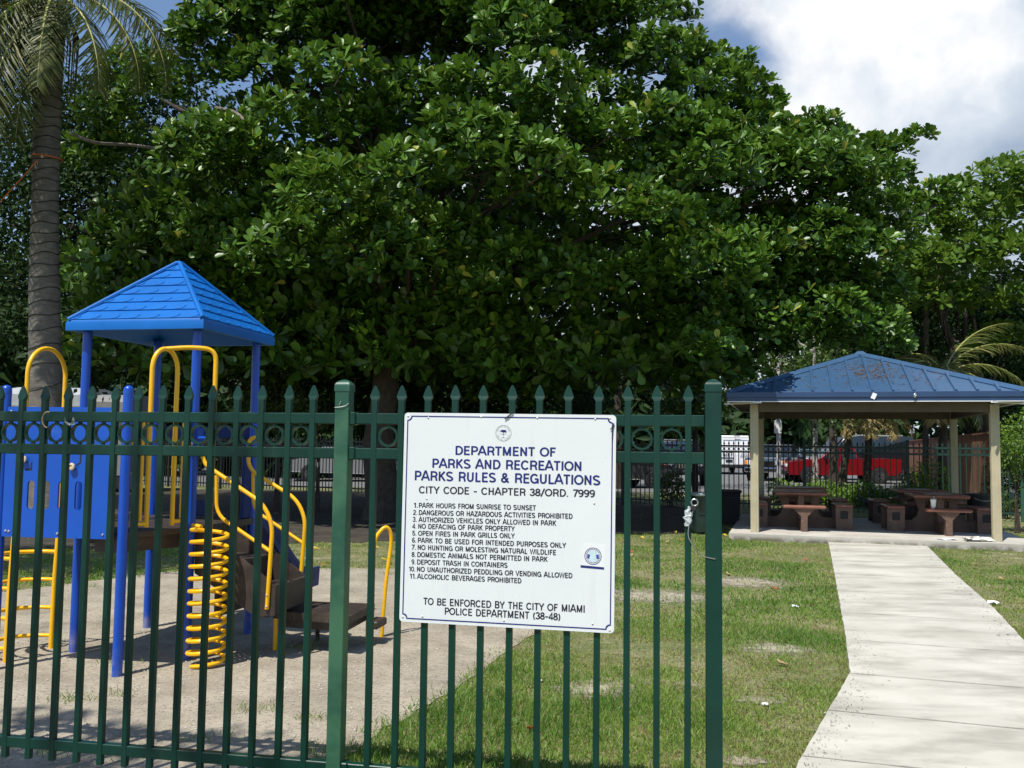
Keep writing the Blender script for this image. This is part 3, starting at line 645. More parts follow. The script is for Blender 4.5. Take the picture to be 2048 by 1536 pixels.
b = MB(); b.plate([[A2, A_, (hw, -hw-.025), (-hw, -hw-.025)]], .04, None, DZ-.04); b.plate([[(.02, -.93), (.24, -.95), (.40, -hw-.06), (.10, -hw-.06)]], .10, None, DZ-.14); part(b, 'deck', M_BROWN)
# roof
RH, E0, E1, AP = .554, 2.405, 2.483, 3.016
b = MB(); rows = 7
for k in range(4):
    M = Matrix.Rotation(k*math.pi/2, 4, 'Z'); V, fs = [], []
    sl = Vector((0, RH, AP-E1)).normalized(); nr = Vector((0, -sl.z, sl.y))
    for i in range(rows):
        t0, t1 = i/rows, (i+1)/rows
        for t, o in ((t0, .0095), (t1, .001)):
            w = RH*(1-t); p = Vector((0, -RH + RH*t, E1 + (AP-E1)*t)) + nr*o; V += [M @ Vector((-w, p.y, p.z)), M @ Vector((w, p.y, p.z))]
    for i in range(rows): fs.append((i*4, i*4+1, i*4+3, i*4+2))
    for i in range(rows-1): fs.append((i*4+2, i*4+3, i*4+5, i*4+4))
    b.add(V, fs)
    o = .016
    P = [(-RH, -RH, E1+.0095), (RH, -RH, E1+.0095), (RH+.006, -RH-.006, E1-.004), (RH+o, -RH-o, E1-.02), (RH+o, -RH-o, E0), (-RH-o, -RH-o, E0), (-RH-o, -RH-o, E1-.02), (-RH-.006, -RH-.006, E1-.004)]
    b.add([M @ Vector(p) for p in P], [(0, 7, 2, 1), (7, 6, 3, 2), (6, 5, 4, 3)])
    I = [(-RH-o, -RH-o, E0), (RH+o, -RH-o, E0), (RH-.03, -RH+.03, E0), (-RH+.03, -RH+.03, E0), (0, 0, AP-.06)]
    b.add([M @ Vector(p) for p in I], [(1, 0, 3, 2), (2, 3, 4)])
roof = part(b, 'roof', M_BROOF)
b = MB()
for k in range(4):
    M = Matrix.Rotation(k*math.pi/2, 4, 'Z'); sl = Vector((0, RH, AP-E1)).normalized(); nr = Vector((0, -sl.z, sl.y))
    for i in range(rows):
        t = (i+.02)/rows; w = RH*(1-t); step = .165; x = -w + ((i % 2)*.5+.35)*step
        while x < w - .05:
            base = Vector((x, -RH+RH*t, E1+(AP-E1)*t))
            pts = [base + Vector((dx, 0, 0)) + sl*dy + nr*(.006) for dx, dy in ((-.05, .002), (-.018, .004), (.004, .012), (.016, .028), (.020, .050))]
            b.tube([M @ p for p in pts], [.005, .008, .009, .008, .004], 6); x += step
b.build('shingle_lip', M_BROOF, roof, local=True)
b = MB()
for k in range(4):
    M = Matrix.Rotation(k*math.pi/2, 4, 'Z'); b.tube([M @ Vector((RH+.004, -RH-.004, E1+.0)), M @ Vector((RH*.5, -RH*.5, (E1+AP)/2+.010)), M @ Vector((.01, -.01, AP+.002))], [.022, .020, .017], 8)
b.ball((0, 0, AP), (.03, .03, .018)); b.build('hip_ridge', M_BROOF, roof, local=True)
# activity panel with slots and knobs
pa = math.atan2(A_[1]-A2[1], A_[0]-A2[0]); PL = math.hypot(A_[0]-A2[0], A_[1]-A2[1])
PM = Matrix.Translation((A2[0], A2[1]-.022, 0)) @ Matrix.Rotation(pa, 4, 'Z') @ Matrix.Rotation(math.pi/2, 4, 'X')      # x along the panel, y up
b = MB(); slots = [rrect(x-.026, 1.105, x+.026, 1.30, .024, 5) for x in (.248, .362, .476, .60)]
grooves = [[(.238, 1.42), (.238, 1.385), (.2, 1.378), (.2, 1.366), (.25, 1.37), (.25, 1.43)], [(.60, 1.56), (.60, 1.43), (.578, 1.415), (.578, 1.403), (.612, 1.425), (.612, 1.56)]]
b.plate([rrect(.045, .915, PL-.05, 1.805, .012, 4)] + slots, .016, PM); panel = part(b, 'activity_panel', M_BPANEL)
b = MB()
for g in grooves: b.plate([g], .0006, PM, .0162)
b.build('groove', M_DARK, panel, local=True)
for (x, y) in ((.195, 1.445), (.555, 1.40)):
    q = MB(); K = PM @ Matrix.Translation((x, y, .016)); q.lathe([(.010, 0), (.010, .012), (.023, .013), (.0255, .020), (.023, .028), (.012, .031), (.009, .026)], 20); q.v = [tuple(K @ Vector(v)) for v in q.v]; q.build('knob', M_KNOB, panel, local=True)
for (x, y) in ((.075, 1.775), (.075, .955), (.10, .952), (.46, .945), (PL-.09, 1.775), (PL-.12, .945), (PL-.085, .94), (.04, 1.755), (.46, 1.60)):
    q = MB(); K = PM @ Matrix.Translation((x, y, .016)); q.lathe([(.0085, 0), (.0085, .003), (.006, .007), (.002, .008)], 10); q.v = [tuple(K @ Vector(v)) for v in q.v]; q.build('bolt', M_BOLT, panel, local=True)
# rung ladder and entry hoop on the left
TR = .0165
lad = MB(); 
b = MB(); b.tube([(-.70, -.86, -.02), (-.695, -.86, .5), (-.675, -.86, 1.0)], .019, 12); b.tube([(-.70, -.40, -.02), (-.695, -.40, .5), (-.675, -.40, 1.0)], .019, 12); ladder = part(b, 'ladder', M_YEL)
for z in (.10, .31, .52, .73):
    q = MB(); q.tube(bez([(-.695, -.40, z), (-.80, -.41, z), (-.93, -.50, z), (-.97, -.63, z), (-.93, -.76, z), (-.80, -.85, z), (-.695, -.86, z)], 5), .0145, 10); q.build('rung', M_YEL, ladder, local=True)
b = MB(); cx_, ww, zt = -.62, .20, 2.26
arch = [(-.66, -.63+ww, .96), (-.66, -.63+ww, zt-ww)] + [(-.66, -.63+ww*math.cos(t), zt-ww+ww*math.sin(t)) for t in np.linspace(.15, math.pi-.15, 14)] + [(-.66, -.63-ww, zt-ww), (-.66, -.63-ww, .96)]
b.tube(arch, TR, 12); part(b, 'grab_hoop', M_YEL)
# opening between the front post and the roof post: hoop, barriers, spiral climber
def AB(t, o=0.): return Vector((A_[0] + (hw-A_[0])*t + .03 + o*.95, A_[1] + (-hw-A_[1])*t - .01 - o*.31, 0))
l1, l2 = AB(.28), AB(.66); mid = (l1+l2)/2; ha = (l2-l1).length/2; dv = (l2-l1).normalized(); zt = 2.235
arch = [(*l1.xy, .985)] + [mid + dv*(-ha*math.cos(t)) + Vector((0, 0, zt-ha*1.4 + ha*1.4*math.sin(t))) for t in np.linspace(0, math.pi, 17)] + [(*l2.xy, .985)]
b = MB(); b.tube(arch, TR, 12); part(b, 'grab_hoop', M_YEL)
for (ta, tb, za, top) in ((.10, .28, 1.01, 1.765), (.66, .84, 1.01, 1.765)):
    a, e = (AB(ta), AB(tb)); inn = a if ta < .2 else e; leg = e if ta < .2 else a
    b = MB(); loop = fillet([leg+Vector((0, 0, top)), inn+Vector((0, 0, top)), inn+Vector((0, 0, za)), leg+Vector((0, 0, za))], .07); b.tube(loop, .0135, 10)
    b.tube([inn + dv*(.05 if ta < .2 else -.03) + Vector((0, 0, top)), inn + dv*(.05 if ta < .2 else -.03) + Vector((0, 0, za+.02))], .011, 8)
    postp = Vector((A_[0], A_[1], 0)) if ta < .2 else Vector((hw, -hw, 0))
    for z in (top-.01, za+.55): b.tube([postp + Vector((0, 0, z)), inn + Vector((0, 0, z))], .0125, 8)
    part(b, 'barrier', M_YEL)
hc = Vector((.69, -.588, 0)); HR = .125
b = MB(); apex = mid + Vector((0, 0, zt)); b.tube(fillet([apex, apex + (hc-mid)*.5 + Vector((0, 0, .02)), Vector((hc.x, hc.y, zt+.01)), Vector((hc.x, hc.y, -.03))], .17, 9), .0165, 12); climb = part(b, 'spiral_climber', M_YEL)
turns = 11; nseg = turns*28
b = MB(); b.tube([hc + Vector((HR*math.cos(t), HR*math.sin(t), .02 + .945*i/nseg)) for i, t in ((i, -1.9 + 2*math.pi*turns*i/nseg) for i in range(nseg+1))], .0145, 8); b.build('spiral', M_YEL, climb, local=True)
b = MB(); b.tube([(hw, -hw, .975), hc + Vector((HR*math.cos(2.6), HR*math.sin(2.6), .965))], .015, 8); b.build('spiral_bracket', M_YEL, climb, local=True)
b = MB(); b.box((.505, -.46, 1.60), (.03, .07, .16), ch=.006); b.tube([(.51, -.49, 1.605), (.585, -.50, 1.605)], .0145, 8); part(b, 'post_clamp', M_BLUE)
# stairs
stairs = part(MB().box((.64, -.155, .30+.18), (.02, .47, .36)), 'stairs', M_BROWN)
for (u0, u1, zt_, zb) in ((.49, .83, .715, .52), (.77, 1.06, .515, .34)):
    q = MB(); q.box(((u0+u1)/2, -.155, zt_-.02), (u1-u0, .50, .04), ch=.006); q.box((u1-.015, -.155, (zt_+zb)/2-.02), (.03, .50, zt_-zb), ch=.005); q.build('step', M_BROWN, stairs, local=True)
for s in (-1, 1):
    q = MB(); prof = [(.49, .95), (.60, .86), (.86, .735), (1.11, .565), (1.13, .55), (1.13, .345), (.98, .33), (.49, .62)]
    q.plate([prof], .03, Matrix.Translation((0, (-.42 if s < 0 else .095)+.015, 0)) @ Matrix.Rotation(math.pi/2, 4, 'X')); q.build('stringer', M_BROWN, stairs, local=True)
q = MB(); q.box((1.11, -.155, .45), (.03, .50, .20), ch=.005); q.build('kickboard', M_BROWN, stairs, local=True)
for s, v in ((-1, -.445), (1, .115)):
    b = MB(); top = [(.73, v, 1.62), (.60, v, 1.62), (.60, v, 1.37), (1.02, v, 1.14), (1.10, v, .99), (1.075, v, .39 if s < 0 else .54)]
    if s < 0: top = [(.52, v, 1.50), (.55, v, 1.41)] + top[3:]
    b.tube(fillet(top, .09), .0155, 12)
    low = [(.645, v, 1.335), (.655, v, 1.05), (1.085, v, .80)]
    b.tube(fillet(low, .09), .0135, 10); h = part(b, 'handrail', M_YEL)
    if s < 0:
        for z in (.41, .49): q = MB(); q.ball((1.078, v-.017, z), .006, 8, 6); q.build('bolt', M_BOLT, h, local=True)
# transfer platform and its grab pole
b = MB(); b.plate([[(.93, -.05), (1.57, -.12), (1.56, .46), (.93, .42)]], .055, None, .245); b.plate([[(.97, 0), (1.52, -.06), (1.51, .42), (.97, .38)]], .07, None, .175); plat = part(b, 'transfer_platform', M_BROWN)
for (u, v) in ((.945, -.03), (1.52, .42), (1.12, .36), (1.32, .18)):
    q = MB(); q.tube([(u, v, -.02), (u, v, .245)], .017, 12); q.build('leg', M_YEL if u < 1 or u > 1.5 else M_BROWN, plat, local=True)
q = MB(); q.box((1.60, .40, .16), (.10, .22, .06), ch=.01); q.build('foot_step', M_BROWN, plat, local=True)
q = MB(); q.tube(bez([(1.565, .62, -.02), (1.595, .62, .45), (1.625, .64, .78), (1.60, .62, .89), (1.55, .585, .865), (1.51, .55, .74), (1.50, .5, .28)], 7), .0155, 10); q.build('grab_pole', M_YEL, plat, local=True)
# slide behind the stairs
b = MB(); sp = [(.46, .955), (.62, .93), (.85, .76), (1.20, .47), (1.45, .31), (1.65, .255), (1.84, .25)]; pts = bez([(0, y, z) for y, z in sp], 5); V = []; n = len(pts)
for p in pts: V += [(-.05, p.y, p.z+.13), (-.03, p.y, p.z), (.44, p.y, p.z), (.46, p.y, p.z+.13), (.49, p.y, p.z+.13), (.48, p.y, p.z-.05), (-.07, p.y, p.z-.05), (-.08, p.y, p.z+.13)]
b.add(V, [(i*8+k, i*8+(k+1) % 8, i*8+8+(k+1) % 8, i*8+8+k) for i in range(n-1) for k in range(8)] + [tuple(range(7, -1, -1)), tuple((n-1)*8+k for k in range(8))], False); slide = part(b, 'slide', M_BDARK)
for k in range(3):
    q = MB(); z = .03 + .04*k; q.tube([(.484, p.y, p.z + z) for p in pts[:-3]], .005, 6); q.build('slide_rib', M_BDARK, slide, local=True)
q = MB(); q.box((.455, .40, 1.26), (.03, .20, .62), ch=.012); q.box((.0, .50, 1.66), (.86, .03, .10), ch=.01); q.build('slide_hood', M_BDARK, slide, local=True)

# ------------------------------------------------------------------ picnic shelter
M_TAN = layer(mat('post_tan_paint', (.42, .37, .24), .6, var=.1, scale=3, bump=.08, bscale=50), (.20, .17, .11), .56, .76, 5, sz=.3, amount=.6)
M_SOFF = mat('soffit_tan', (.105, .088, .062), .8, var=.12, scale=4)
M_RBLUE = layer(mat('shelter_roof_blue', (.040, .092, .180), .33, metal=.0, var=.08, scale=2.5, bump=.02, bscale=30), (.10, .10, .12), .58, .78, 1.2, amount=.45)
M_RDARK = mat('shelter_fascia_blue', (.022, .052, .125), .4, var=.08, scale=2)
M_WTRIM = mat('trim_white', (.75, .76, .76), .5, var=.04)
pv = thing('picnic_shelter', 'open picnic shelter with blue metal hip roof on four tan posts', 'shelter', (PO.x, PO.y, .12), TP)
PZ = .12
for (u, v) in ((0, 0), (PS, 0), (PS, PS), (0, PS)):
    b = MB(); b.box((u, v, 1.12), (.135, .135, 2.24), ch=.006)
    for a in range(4):
        M = Matrix.Rotation(a*math.pi/2, 3, 'Z'); b.box(Vector((u, v, 1.12)) + M @ Vector((0, -.069, 0)), (.05, .008, 2.238), M)
    b.build('post', M_TAN, pv, local=True)
OV = .41; Z0, Z1, ZA = 2.275, 2.43, 3.285; lo, hi = -OV, PS+OV; ct = Vector((PS/2, PS/2, 0)); HW = (hi-lo)/2
CM = Matrix.Translation((PS/2, PS/2, 0))
b = MB()
for k in range(4):
    M = CM @ Matrix.Rotation(k*math.pi/2, 4, 'Z')
    b.add([M @ Vector(p) for p in ((-HW, -HW, Z1), (HW, -HW, Z1), (0, 0, ZA), (-HW, -HW, Z1-.03), (HW, -HW, Z1-.03), (0, 0, ZA-.05))], [(0, 1, 2), (4, 3, 5)])
roof = b.build('roof', M_RBLUE, pv, local=True)
for k in range(4):
    M = CM @ Matrix.Rotation(k*math.pi/2, 4, 'Z'); b = MB(); sl = Vector((0, HW, ZA-Z1)).normalized(); nr = Vector((0, -sl.z, sl.y))
    n = 7
    for i in range(-n, n+1):
        x = i*.317 + .02*(k == 0); 
        if abs(x) > HW-.12: continue
        t = 1-abs(x)/HW; e = Vector((x, -HW+.01, Z1)); tp = Vector((x, -HW + HW*t - .02, Z1 + (ZA-Z1)*t))
        w = Vector((.016, 0, 0)); h = nr*.032
        V = [e-w*1.5, e+w*1.5, e+w+h, e-w+h, tp-w*1.5, tp+w*1.5, tp+w+h, tp-w+h]
        b.add([M @ p for p in V], [(0, 1, 2, 3), (7, 6, 5, 4), (1, 5, 6, 2), (3, 2, 6, 7), (4, 0, 3, 7)])
    b.build('standing_seam', M_RBLUE, roof, local=True)
for k in range(4):
    M = CM @ Matrix.Rotation(k*math.pi/2, 4, 'Z'); a = Vector((HW, -HW, Z1)); e = Vector((.0, .0, ZA)); d = (e-a).normalized(); sd = d.cross(Vector((0, 0, 1))).normalized()
    b = MB(); V = []
    for p in (a, e): V += [p - sd*.095 + Vector((0, 0, -.012)), p + Vector((0, 0, .052)), p + sd*.095 + Vector((0, 0, -.012)), p - Vector((0, 0, .03))]
    b.add([M @ p for p in V], [(0, 1, 5, 4), (1, 2, 6, 5), (2, 3, 7, 6), (3, 0, 4, 7), (3, 2, 1, 0)]); b.build('hip_cap', M_RBLUE, roof, local=True)
b = MB(); b.add([CM @ Vector(p) for p in ((-.13, -.13, ZA-.012), (.13, -.13, ZA-.012), (.13, .13, ZA-.012), (-.13, .13, ZA-.012), (-.05, -.05, ZA+.062), (.05, -.05, ZA+.062), (.05, .05, ZA+.062), (-.05, .05, ZA+.062))], [(0, 1, 5, 4), (1, 2, 6, 5), (2, 3, 7, 6), (3, 0, 4, 7), (4, 5, 6, 7)]); b.build('roof_cap', M_RBLUE, roof, local=True)
for k in range(4):
    M = (CM @ Matrix.Rotation(k*math.pi/2, 4, 'Z')); M3 = M.to_3x3(); 
    b = MB(); b.box(M @ Vector((0, -HW-.012, (Z0+Z1)/2)), (2*HW+.0478, .024, Z1-Z0), M3); b.box(M @ Vector((0, -HW-.033, Z1-.045)), (2*HW+.09, .018, .095), M3, ch=.006); f = b.build('fascia', M_RDARK, pv, local=True)
    b = MB(); b.box(M @ Vector((0, -HW-.016, Z0-.007)), (2*HW+.06, .034, .012), M3); b.build('drip_trim', M_WTRIM, f, local=True)
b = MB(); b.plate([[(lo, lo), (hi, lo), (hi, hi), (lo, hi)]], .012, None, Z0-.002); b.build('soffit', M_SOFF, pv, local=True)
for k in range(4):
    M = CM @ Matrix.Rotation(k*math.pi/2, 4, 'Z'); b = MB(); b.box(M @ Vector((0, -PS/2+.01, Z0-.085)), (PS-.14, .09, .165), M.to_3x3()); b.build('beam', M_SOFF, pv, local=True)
for sx in (-1, 1):
    b = MB(); b.box(CM @ Vector((sx*(HW-.22), -HW+.22, Z0-.02)), (.9, .03, .035), Matrix.Rotation(sx*math.pi/4, 3, 'Z')); b.build('corner_brace', M_WTRIM, pv, local=True)
# leaf litter lying on the roof, and two stickers on the fascia
M_LITTER = leafmat('dry_leaf_litter', (.10, .045, .018), (.24, .16, .06), .8, .1)
n = 520; u = np.concatenate([rng.normal(.10, .30, 330), rng.uniform(-1.4, 1.2, 190)]); t = np.concatenate([np.clip(rng.normal(.50, .13, 330), .1, .93), rng.uniform(.03, .9, 190)])
ok = np.abs(u) < HW*(1-t)-.08; u, t = u[ok], t[ok]; n = len(u)
loc = np.stack([u, -HW+HW*t, Z1+(ZA-Z1)*t+.012+.01*rng.random(n)], 1)
lw = np.array([WM[pv.name] @ (CM @ Vector(p)) for p in loc]); ax = unit(n); ax[:, 2] = ax[:, 1]*.3
tag(leaves('roof_litter', lw, ax, np.tile([0, -.3, 1.], (n, 1)), rng.uniform(.03, .12, n), rng.uniform(.01, .04, n), rng.random(n), T_LEAF, M_LITTER), kind='stuff')
b = MB(); FMk = WM[pv.name] @ CM
K = FMk @ Matrix.Translation((.03, -HW-.044, Z1-.075)) @ Matrix.Rotation(R(25), 4, 'Y') @ Matrix.Rotation(math.pi/2, 4, 'X'); b.plate([rrect(-.035, -.05, .035, .05, .004, 2)], .002, K); tag(b.build('notice_tag', M_WTRIM), 'small tilted white tag stuck on the blue shelter fascia', 'tag')
b = MB(); K = FMk @ Matrix.Translation((.66, -HW-.05, Z1-.07)); b.ball(K @ Vector((0, 0, 0)), (.03, .02, .04), 10, 6); b.tube([K @ Vector((.0, -.01, .05)), K @ Vector((.02, -.02, 0)), K @ Vector((-.02, -.02, -.03))], .008, 6); tag(b.build('eave_fitting', M_STEEL), 'small grey metal fitting fixed to the middle of the shelter fascia', 'fitting')

# ------------------------------------------------------------------ picnic tables
M_TOP = layer(mat('table_top_red_brown', (.20, .080, .055), .36, var=.14, scale=7, bump=.06, bscale=120, spec=.5), (.34, .25, .20), .58, .74, 9, amount=.5)
M_LEG = layer(mat('table_base_brown', (.115, .066, .046), .7, var=.2, scale=8, bump=.12, bscale=110), (.27, .20, .16), .55, .75, 14, amount=.6)
def picnic_table():
    r = thing('picnic_table', '', 'picnic table', (0, 0, .12), 0, 'concrete picnic tables under the shelter')
    b = MB(); b.box((0, 0, .645), (.93, .93, .07), ch=.022); tp = b.build('tabletop', M_TOP, r, local=True)
    b = MB(); b.box((0, 0, .682), (.42, .42, .004)); b.build('inlay_panel', mat('table_inlay', (.33, .30, .26), .6, var=.2, scale=9), tp, local=True)
    for a in range(2):
        M = Matrix.Translation((0, .055, 0)) @ Matrix.Rotation(math.pi/2, 4, 'X'); M = Matrix.Rotation(a*math.pi/2, 4, 'Z') @ M
        s = .11 if a == 0 else .106
        prof = [(-.86, 0), (.86, 0), (.86, s*1.75), (.42, s*1.75), (.34, .27), (.31, .40), (.38, .605-.002*a), (-.38, .605-.002*a), (-.31, .40), (-.34, .27), (-.42, s*1.75), (-.86, s*1.75)]
        b = MB(); b.plate([prof, rrect(-.20, .37, -.06, .54, .02, 2), rrect(.06, .37, .20, .54, .02, 2)], s, M); b.build('pedestal', M_LEG, r, local=True)
    for a in range(4):
        M = Matrix.Rotation(a*math.pi/2, 4, 'Z'); M3 = M.to_3x3()
        b = MB(); b.box(M @ Vector((0, -(.83 if a % 2 == 0 else .745), .435)), (.74, .31, .055), M3, ch=.018); bench = b.build('bench_seat', M_TOP, r, local=True)
        if a % 2 == 0:
            prof = [(-.17, .407), (.17, .407), (.17, .385), (.055, .27), (.05, 0), (-.05, 0), (-.055, .27), (-.17, .385)]
            b = MB(); b.plate([prof], .15, M @ Matrix.Translation((0, -.79, 0)) @ Matrix.Rotation(math.pi/2, 4, 'X')); b.build('bench_leg', M_LEG, bench, local=True)
        else:
            for sx in (-1, 1):
                b = MB(); b.plate([[(-.145, 0), (.145, 0), (.15, .407), (-.15, .407)], rrect(-.065, .20, .065, .345, .015, 3)], .06, M @ Matrix.Translation((sx*.30-.03, -.745, 0)) @ Matrix.Rotation(math.pi/2, 4, 'Z') @ Matrix.Rotation(math.pi/2, 4, 'X')); b.build('bench_leg', M_LEG, bench, local=True)
                b = MB(); b.box(M @ Vector((sx*.30, -.745, .27)), (.02, .15, .17), M3); b.build('leg_recess', M_DARK, bench, local=True)
    return r
TA = R(-13); t0 = picnic_table(); t0.location = (5.42, 16.98, .12); t0.rotation_euler = (0, 0, TA)
tabs = [t0] + [copy_tree(t0, loc=(x, y, .12), rz=TA) for x, y in ((7.74, 16.47), (5.98, 18.72), (8.22, 18.30))]
for o, l in zip(tabs, ('red brown picnic table at the front of the shelter by its left post', 'red brown picnic table with a paper cup standing on its front bench', 'dark shaded picnic table behind the front table by the left shelter post', 'dark shaded picnic table behind the table with the paper cup')): o['label'] = l
def tl(o, x, y, z):
    return Matrix.Translation(o.location) @ Matrix.Rotation(o.rotation_euler[2], 4, 'Z') @ Vector((x, y, z))
cpos = tl(tabs[1], -.235, -.88, .463)
cup = thing('paper_cup', 'white paper cup with lid and straw standing on the front bench', 'cup', cpos)
b = MB(); b.lathe([(.034, 0), (.036, .003), (.048, .145), (.049, .15)], 20); b.build('cup_body', layer(mat('cup_white', (.80, .78, .76), .45, var=.03), (.45, .06, .03), .5, .6, 14, zfade=(.012, .04)), cup, local=True)
b = MB(); b.lathe([(.052, .150), (.052, .158), (.046, .162), (.044, .168), (.01, .168)], 20); b.build('lid', M_PLASTIC, cup, local=True)
b = MB(); b.tube([(.008, 0, .166), (.012, 0, .21)], .004, 8); b.build('straw', M_WTRIM, cup, local=True)
b = MB(); b.box(cpos + Vector((.0, .055, .03)), (.08, .05, .045), Matrix.Rotation(.4, 3, 'Z'), ch=.01); tag(b.build('food_carton', mat('carton_red', (.35, .07, .03), .5, var=.2)), 'small red food carton behind the paper cup on the bench', 'carton')
crumple('newspaper', pav(PS-.30, -.16, .127), (.50, .30, .10), mat('newsprint', (.66, .63, .57), .8, var=.15, scale=30), 'crumpled pale newspaper lying on the slab beside the front right post', 'newspaper', 3)
crumple('paper_sheet', pav(PS-.76, -.12, .126), (.36, .18, .03), M_WTRIM, 'flat sheet of white paper on the slab below the bench with the cup', 'paper', 4)
bk = pav(PS+.12, 2.05, .12)
tc_ = thing('trash_can', 'round black trash can standing on the shelter slab by the right posts', 'trash can', bk)
b = MB(); b.lathe([(.17, 0), (.175, .02), (.205, .64), (.215, .66)], 28); b.build('bin_body', M_DARK, tc_, local=True)
b = MB(); b.tube([(.215*math.cos(t), .215*math.sin(t), .665) for t in np.linspace(0, 2*math.pi, 28, endpoint=False)], .013, 8, closed=True); b.build('rim', mat('bin_rim', (.03, .03, .032), .4), tc_, local=True)
b = MB(); b.tube(bez([(.222*math.cos(t), .222*math.sin(t), .60+dz) for t, dz in ((-2.4, .0), (-1.9, -.04), (-1.3, -.045), (-.75, -.02), (-.45, .05))], 5), .006, 6); b.build('handle', M_STEEL, tc_, local=True)
# wheeled bins on the grass
M_BIN = mat('bin_green', (.016, .034, .028), .5, var=.15); M_BINB = mat('bin_black', (.010, .011, .012), .55, var=.15); M_BLID = mat('bin_lid_pale', (.30, .36, .36), .5, var=.15, scale=30)
def wheeled_bin(loc, rz, label, body, lid, s=1.):
    r = thing('wheeled_bin', label, 'trash bin', loc, rz, 'wheeled bins near the shelter'); b = MB(); V = []
    for (wx, wy, z) in ((.20, .22, .06), (.23, .26, .45), (.245, .285, .92), (.26, .30, .95)): V += [(-wx*s, -wy*s, z*s), (wx*s, -wy*s, z*s), (wx*s, wy*s, z*s), (-wx*s, wy*s, z*s)]
    b.add(V, [(i*4+k, i*4+(k+1) % 4, i*4+4+(k+1) % 4, i*4+4+k) for i in range(3) for k in range(4)] + [(3, 2, 1, 0), (12, 13, 14, 15)])
    for z in (.52, .80): b.box((0, -.262*s if z < .6 else -.277*s, z*s), (.36*s, .03, .03*s))
    b.build('bin_body', body, r, local=True)
    b = MB(); b.box((0, -.02, .985*s), (.56*s, .66*s, .05), ch=.015); b.box((0, .32*s, .94*s), (.40*s, .04, .04), ch=.01); b.build('lid', lid, r, local=True)
    for sx in (-1, 1):
        b = MB(); K = Matrix.Rotation(math.pi/2, 3, 'Y'); b.lathe([(.02, -.025), (.09, -.025), (.10, -.015), (.10, .015), (.09, .025), (.02, .025)], 16, (sx*.22*s, .24*s, .10), K); b.build('wheel', M_DARK, r, local=True)
    return r
g = ground(1410, 1071); wheeled_bin((g.x, g.y+.3, 0), .15, 'dark green wheeled bin with pale lid seen behind the end post', M_BIN, M_BLID, .74)
g = ground(1468, 1054); wheeled_bin((g.x, g.y+.3, 0), -.1, 'black wheeled bin in the shade next to the left shelter post', M_BINB, M_BINB, .72)

# bird on the grass behind the slab
bp = ground(1733, 1020); M_FEA = mat('dark_feathers', (.018, .018, .022), .55, var=.4, scale=30)
b = MB(); V, fs = [], []
prof = [(-.30, .020, .02, .165), (-.20, .035, .022, .16), (-.12, .055, .055, .15), (-.03, .072, .075, .155), (.05, .066, .074, .175), (.10, .045, .055, .21), (.125, .034, .038, .25), (.145, .033, .034, .285), (.17, .026, .027, .29), (.19, .009, .009, .285), (.215, .003, .003, .28)]
for (x, ry, rz_, z) in prof: V += [(x, ry*math.cos(a), z + rz_*math.sin(a)) for a in [2*math.pi*k/12 for k in range(12)]]
n = len(prof); fs = [(i*12+k, i*12+(k+1) % 12, i*12+12+(k+1) % 12, i*12+12+k) for i in range(n-1) for k in range(12)] + [tuple(range(11, -1, -1)), tuple((n-1)*12+k for k in range(12))]
b.add(V, fs, True)
for s in (-1, 1): b.tube([(.0, s*.03, .10), (.005, s*.03, .05), (.0, s*.03, .004), (.04, s*.03, .004)], [.012, .006, .005, .004], 6)
bird = b.build('bird', M_FEA); bird.location = bp; bird.rotation_euler = (0, 0, 2.7); bird.scale = (1.25,)*3
tag(bird, 'dark bird standing on the grass behind the shelter slab', 'bird')

# ------------------------------------------------------------------ back fence
BA, BD = Vector((5.75, 23.2)), Vector((.905, -.425)).normalized(); BT = math.atan2(BD.y, BD.x)
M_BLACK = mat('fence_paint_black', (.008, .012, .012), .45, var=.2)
M_FAR_LIT = mat('fence_paint_green_far_lit', (.022, .085, .056), .45, var=.15)  # far fence green, lightened where the sun falls on it
M_FAR_SHADED = mat('fence_paint_green_far_shaded', (.010, .040, .030), .45, var=.2)  # the same far fence green, darkened to stand for shade
SEC = 2.36; npk = 18
def back_section(mt):
    r = thing('park_fence_section', '', 'fence panel', (0, 0, 0), BT, 'picket sections of the fence along the parking lot')
    for z in (1.64, 1.49, .18): MB().box((SEC/2, 0, z), (SEC-.06, .036, .046)).build('rail', mt, r, local=True)
    first = None
    for i in range(npk):
        x = .13 + i*(SEC-.26)/(npk-1)
        if first is None:
            b = MB(); b.box((0, 0, .87), (.022, .022, 1.62)); b.add([(-.024, -.006, 1.70), (.024, -.006, 1.70), (.024, .006, 1.70), (-.024, .006, 1.70), (0, 0, 1.78), (0, 0, 1.66)], [(0, 1, 4), (1, 2, 4), (2, 3, 4), (3, 0, 4), (1, 0, 5), (2, 1, 5), (3, 2, 5), (0, 3, 5)])
            first = b.build('picket', mt, r, local=True); first.location = (x, 0, 0)
        else: c = first.copy(); C.objects.link(c); c.location = (x, 0, 0)
    b = MB()
    for i in range(npk-1): x = .13 + (i+.5)*(SEC-.26)/(npk-1); b.plate([circle(x, 0, .05, 14), circle(x, 0, .038, 14)], .014, Matrix.Translation((0, .007, 1.565)) @ Matrix.Rotation(math.pi/2, 4, 'X'))
    tag(b.build('ring_row', mt, r, local=True))
    b = MB(); b.box((0, .004, .90), (.07, .07, 1.80), ch=.004); b.box((0, .004, 1.81), (.078, .078, .03), ch=.008); b.build('post', mt, r, local=True)
    return r
src = {}
def fence_label(i):
    if i == 0: return 'black picket section of the far fence with the white van behind it'
    return None
secs = range(-9, 4)
mids = {-9: 'far left end', }
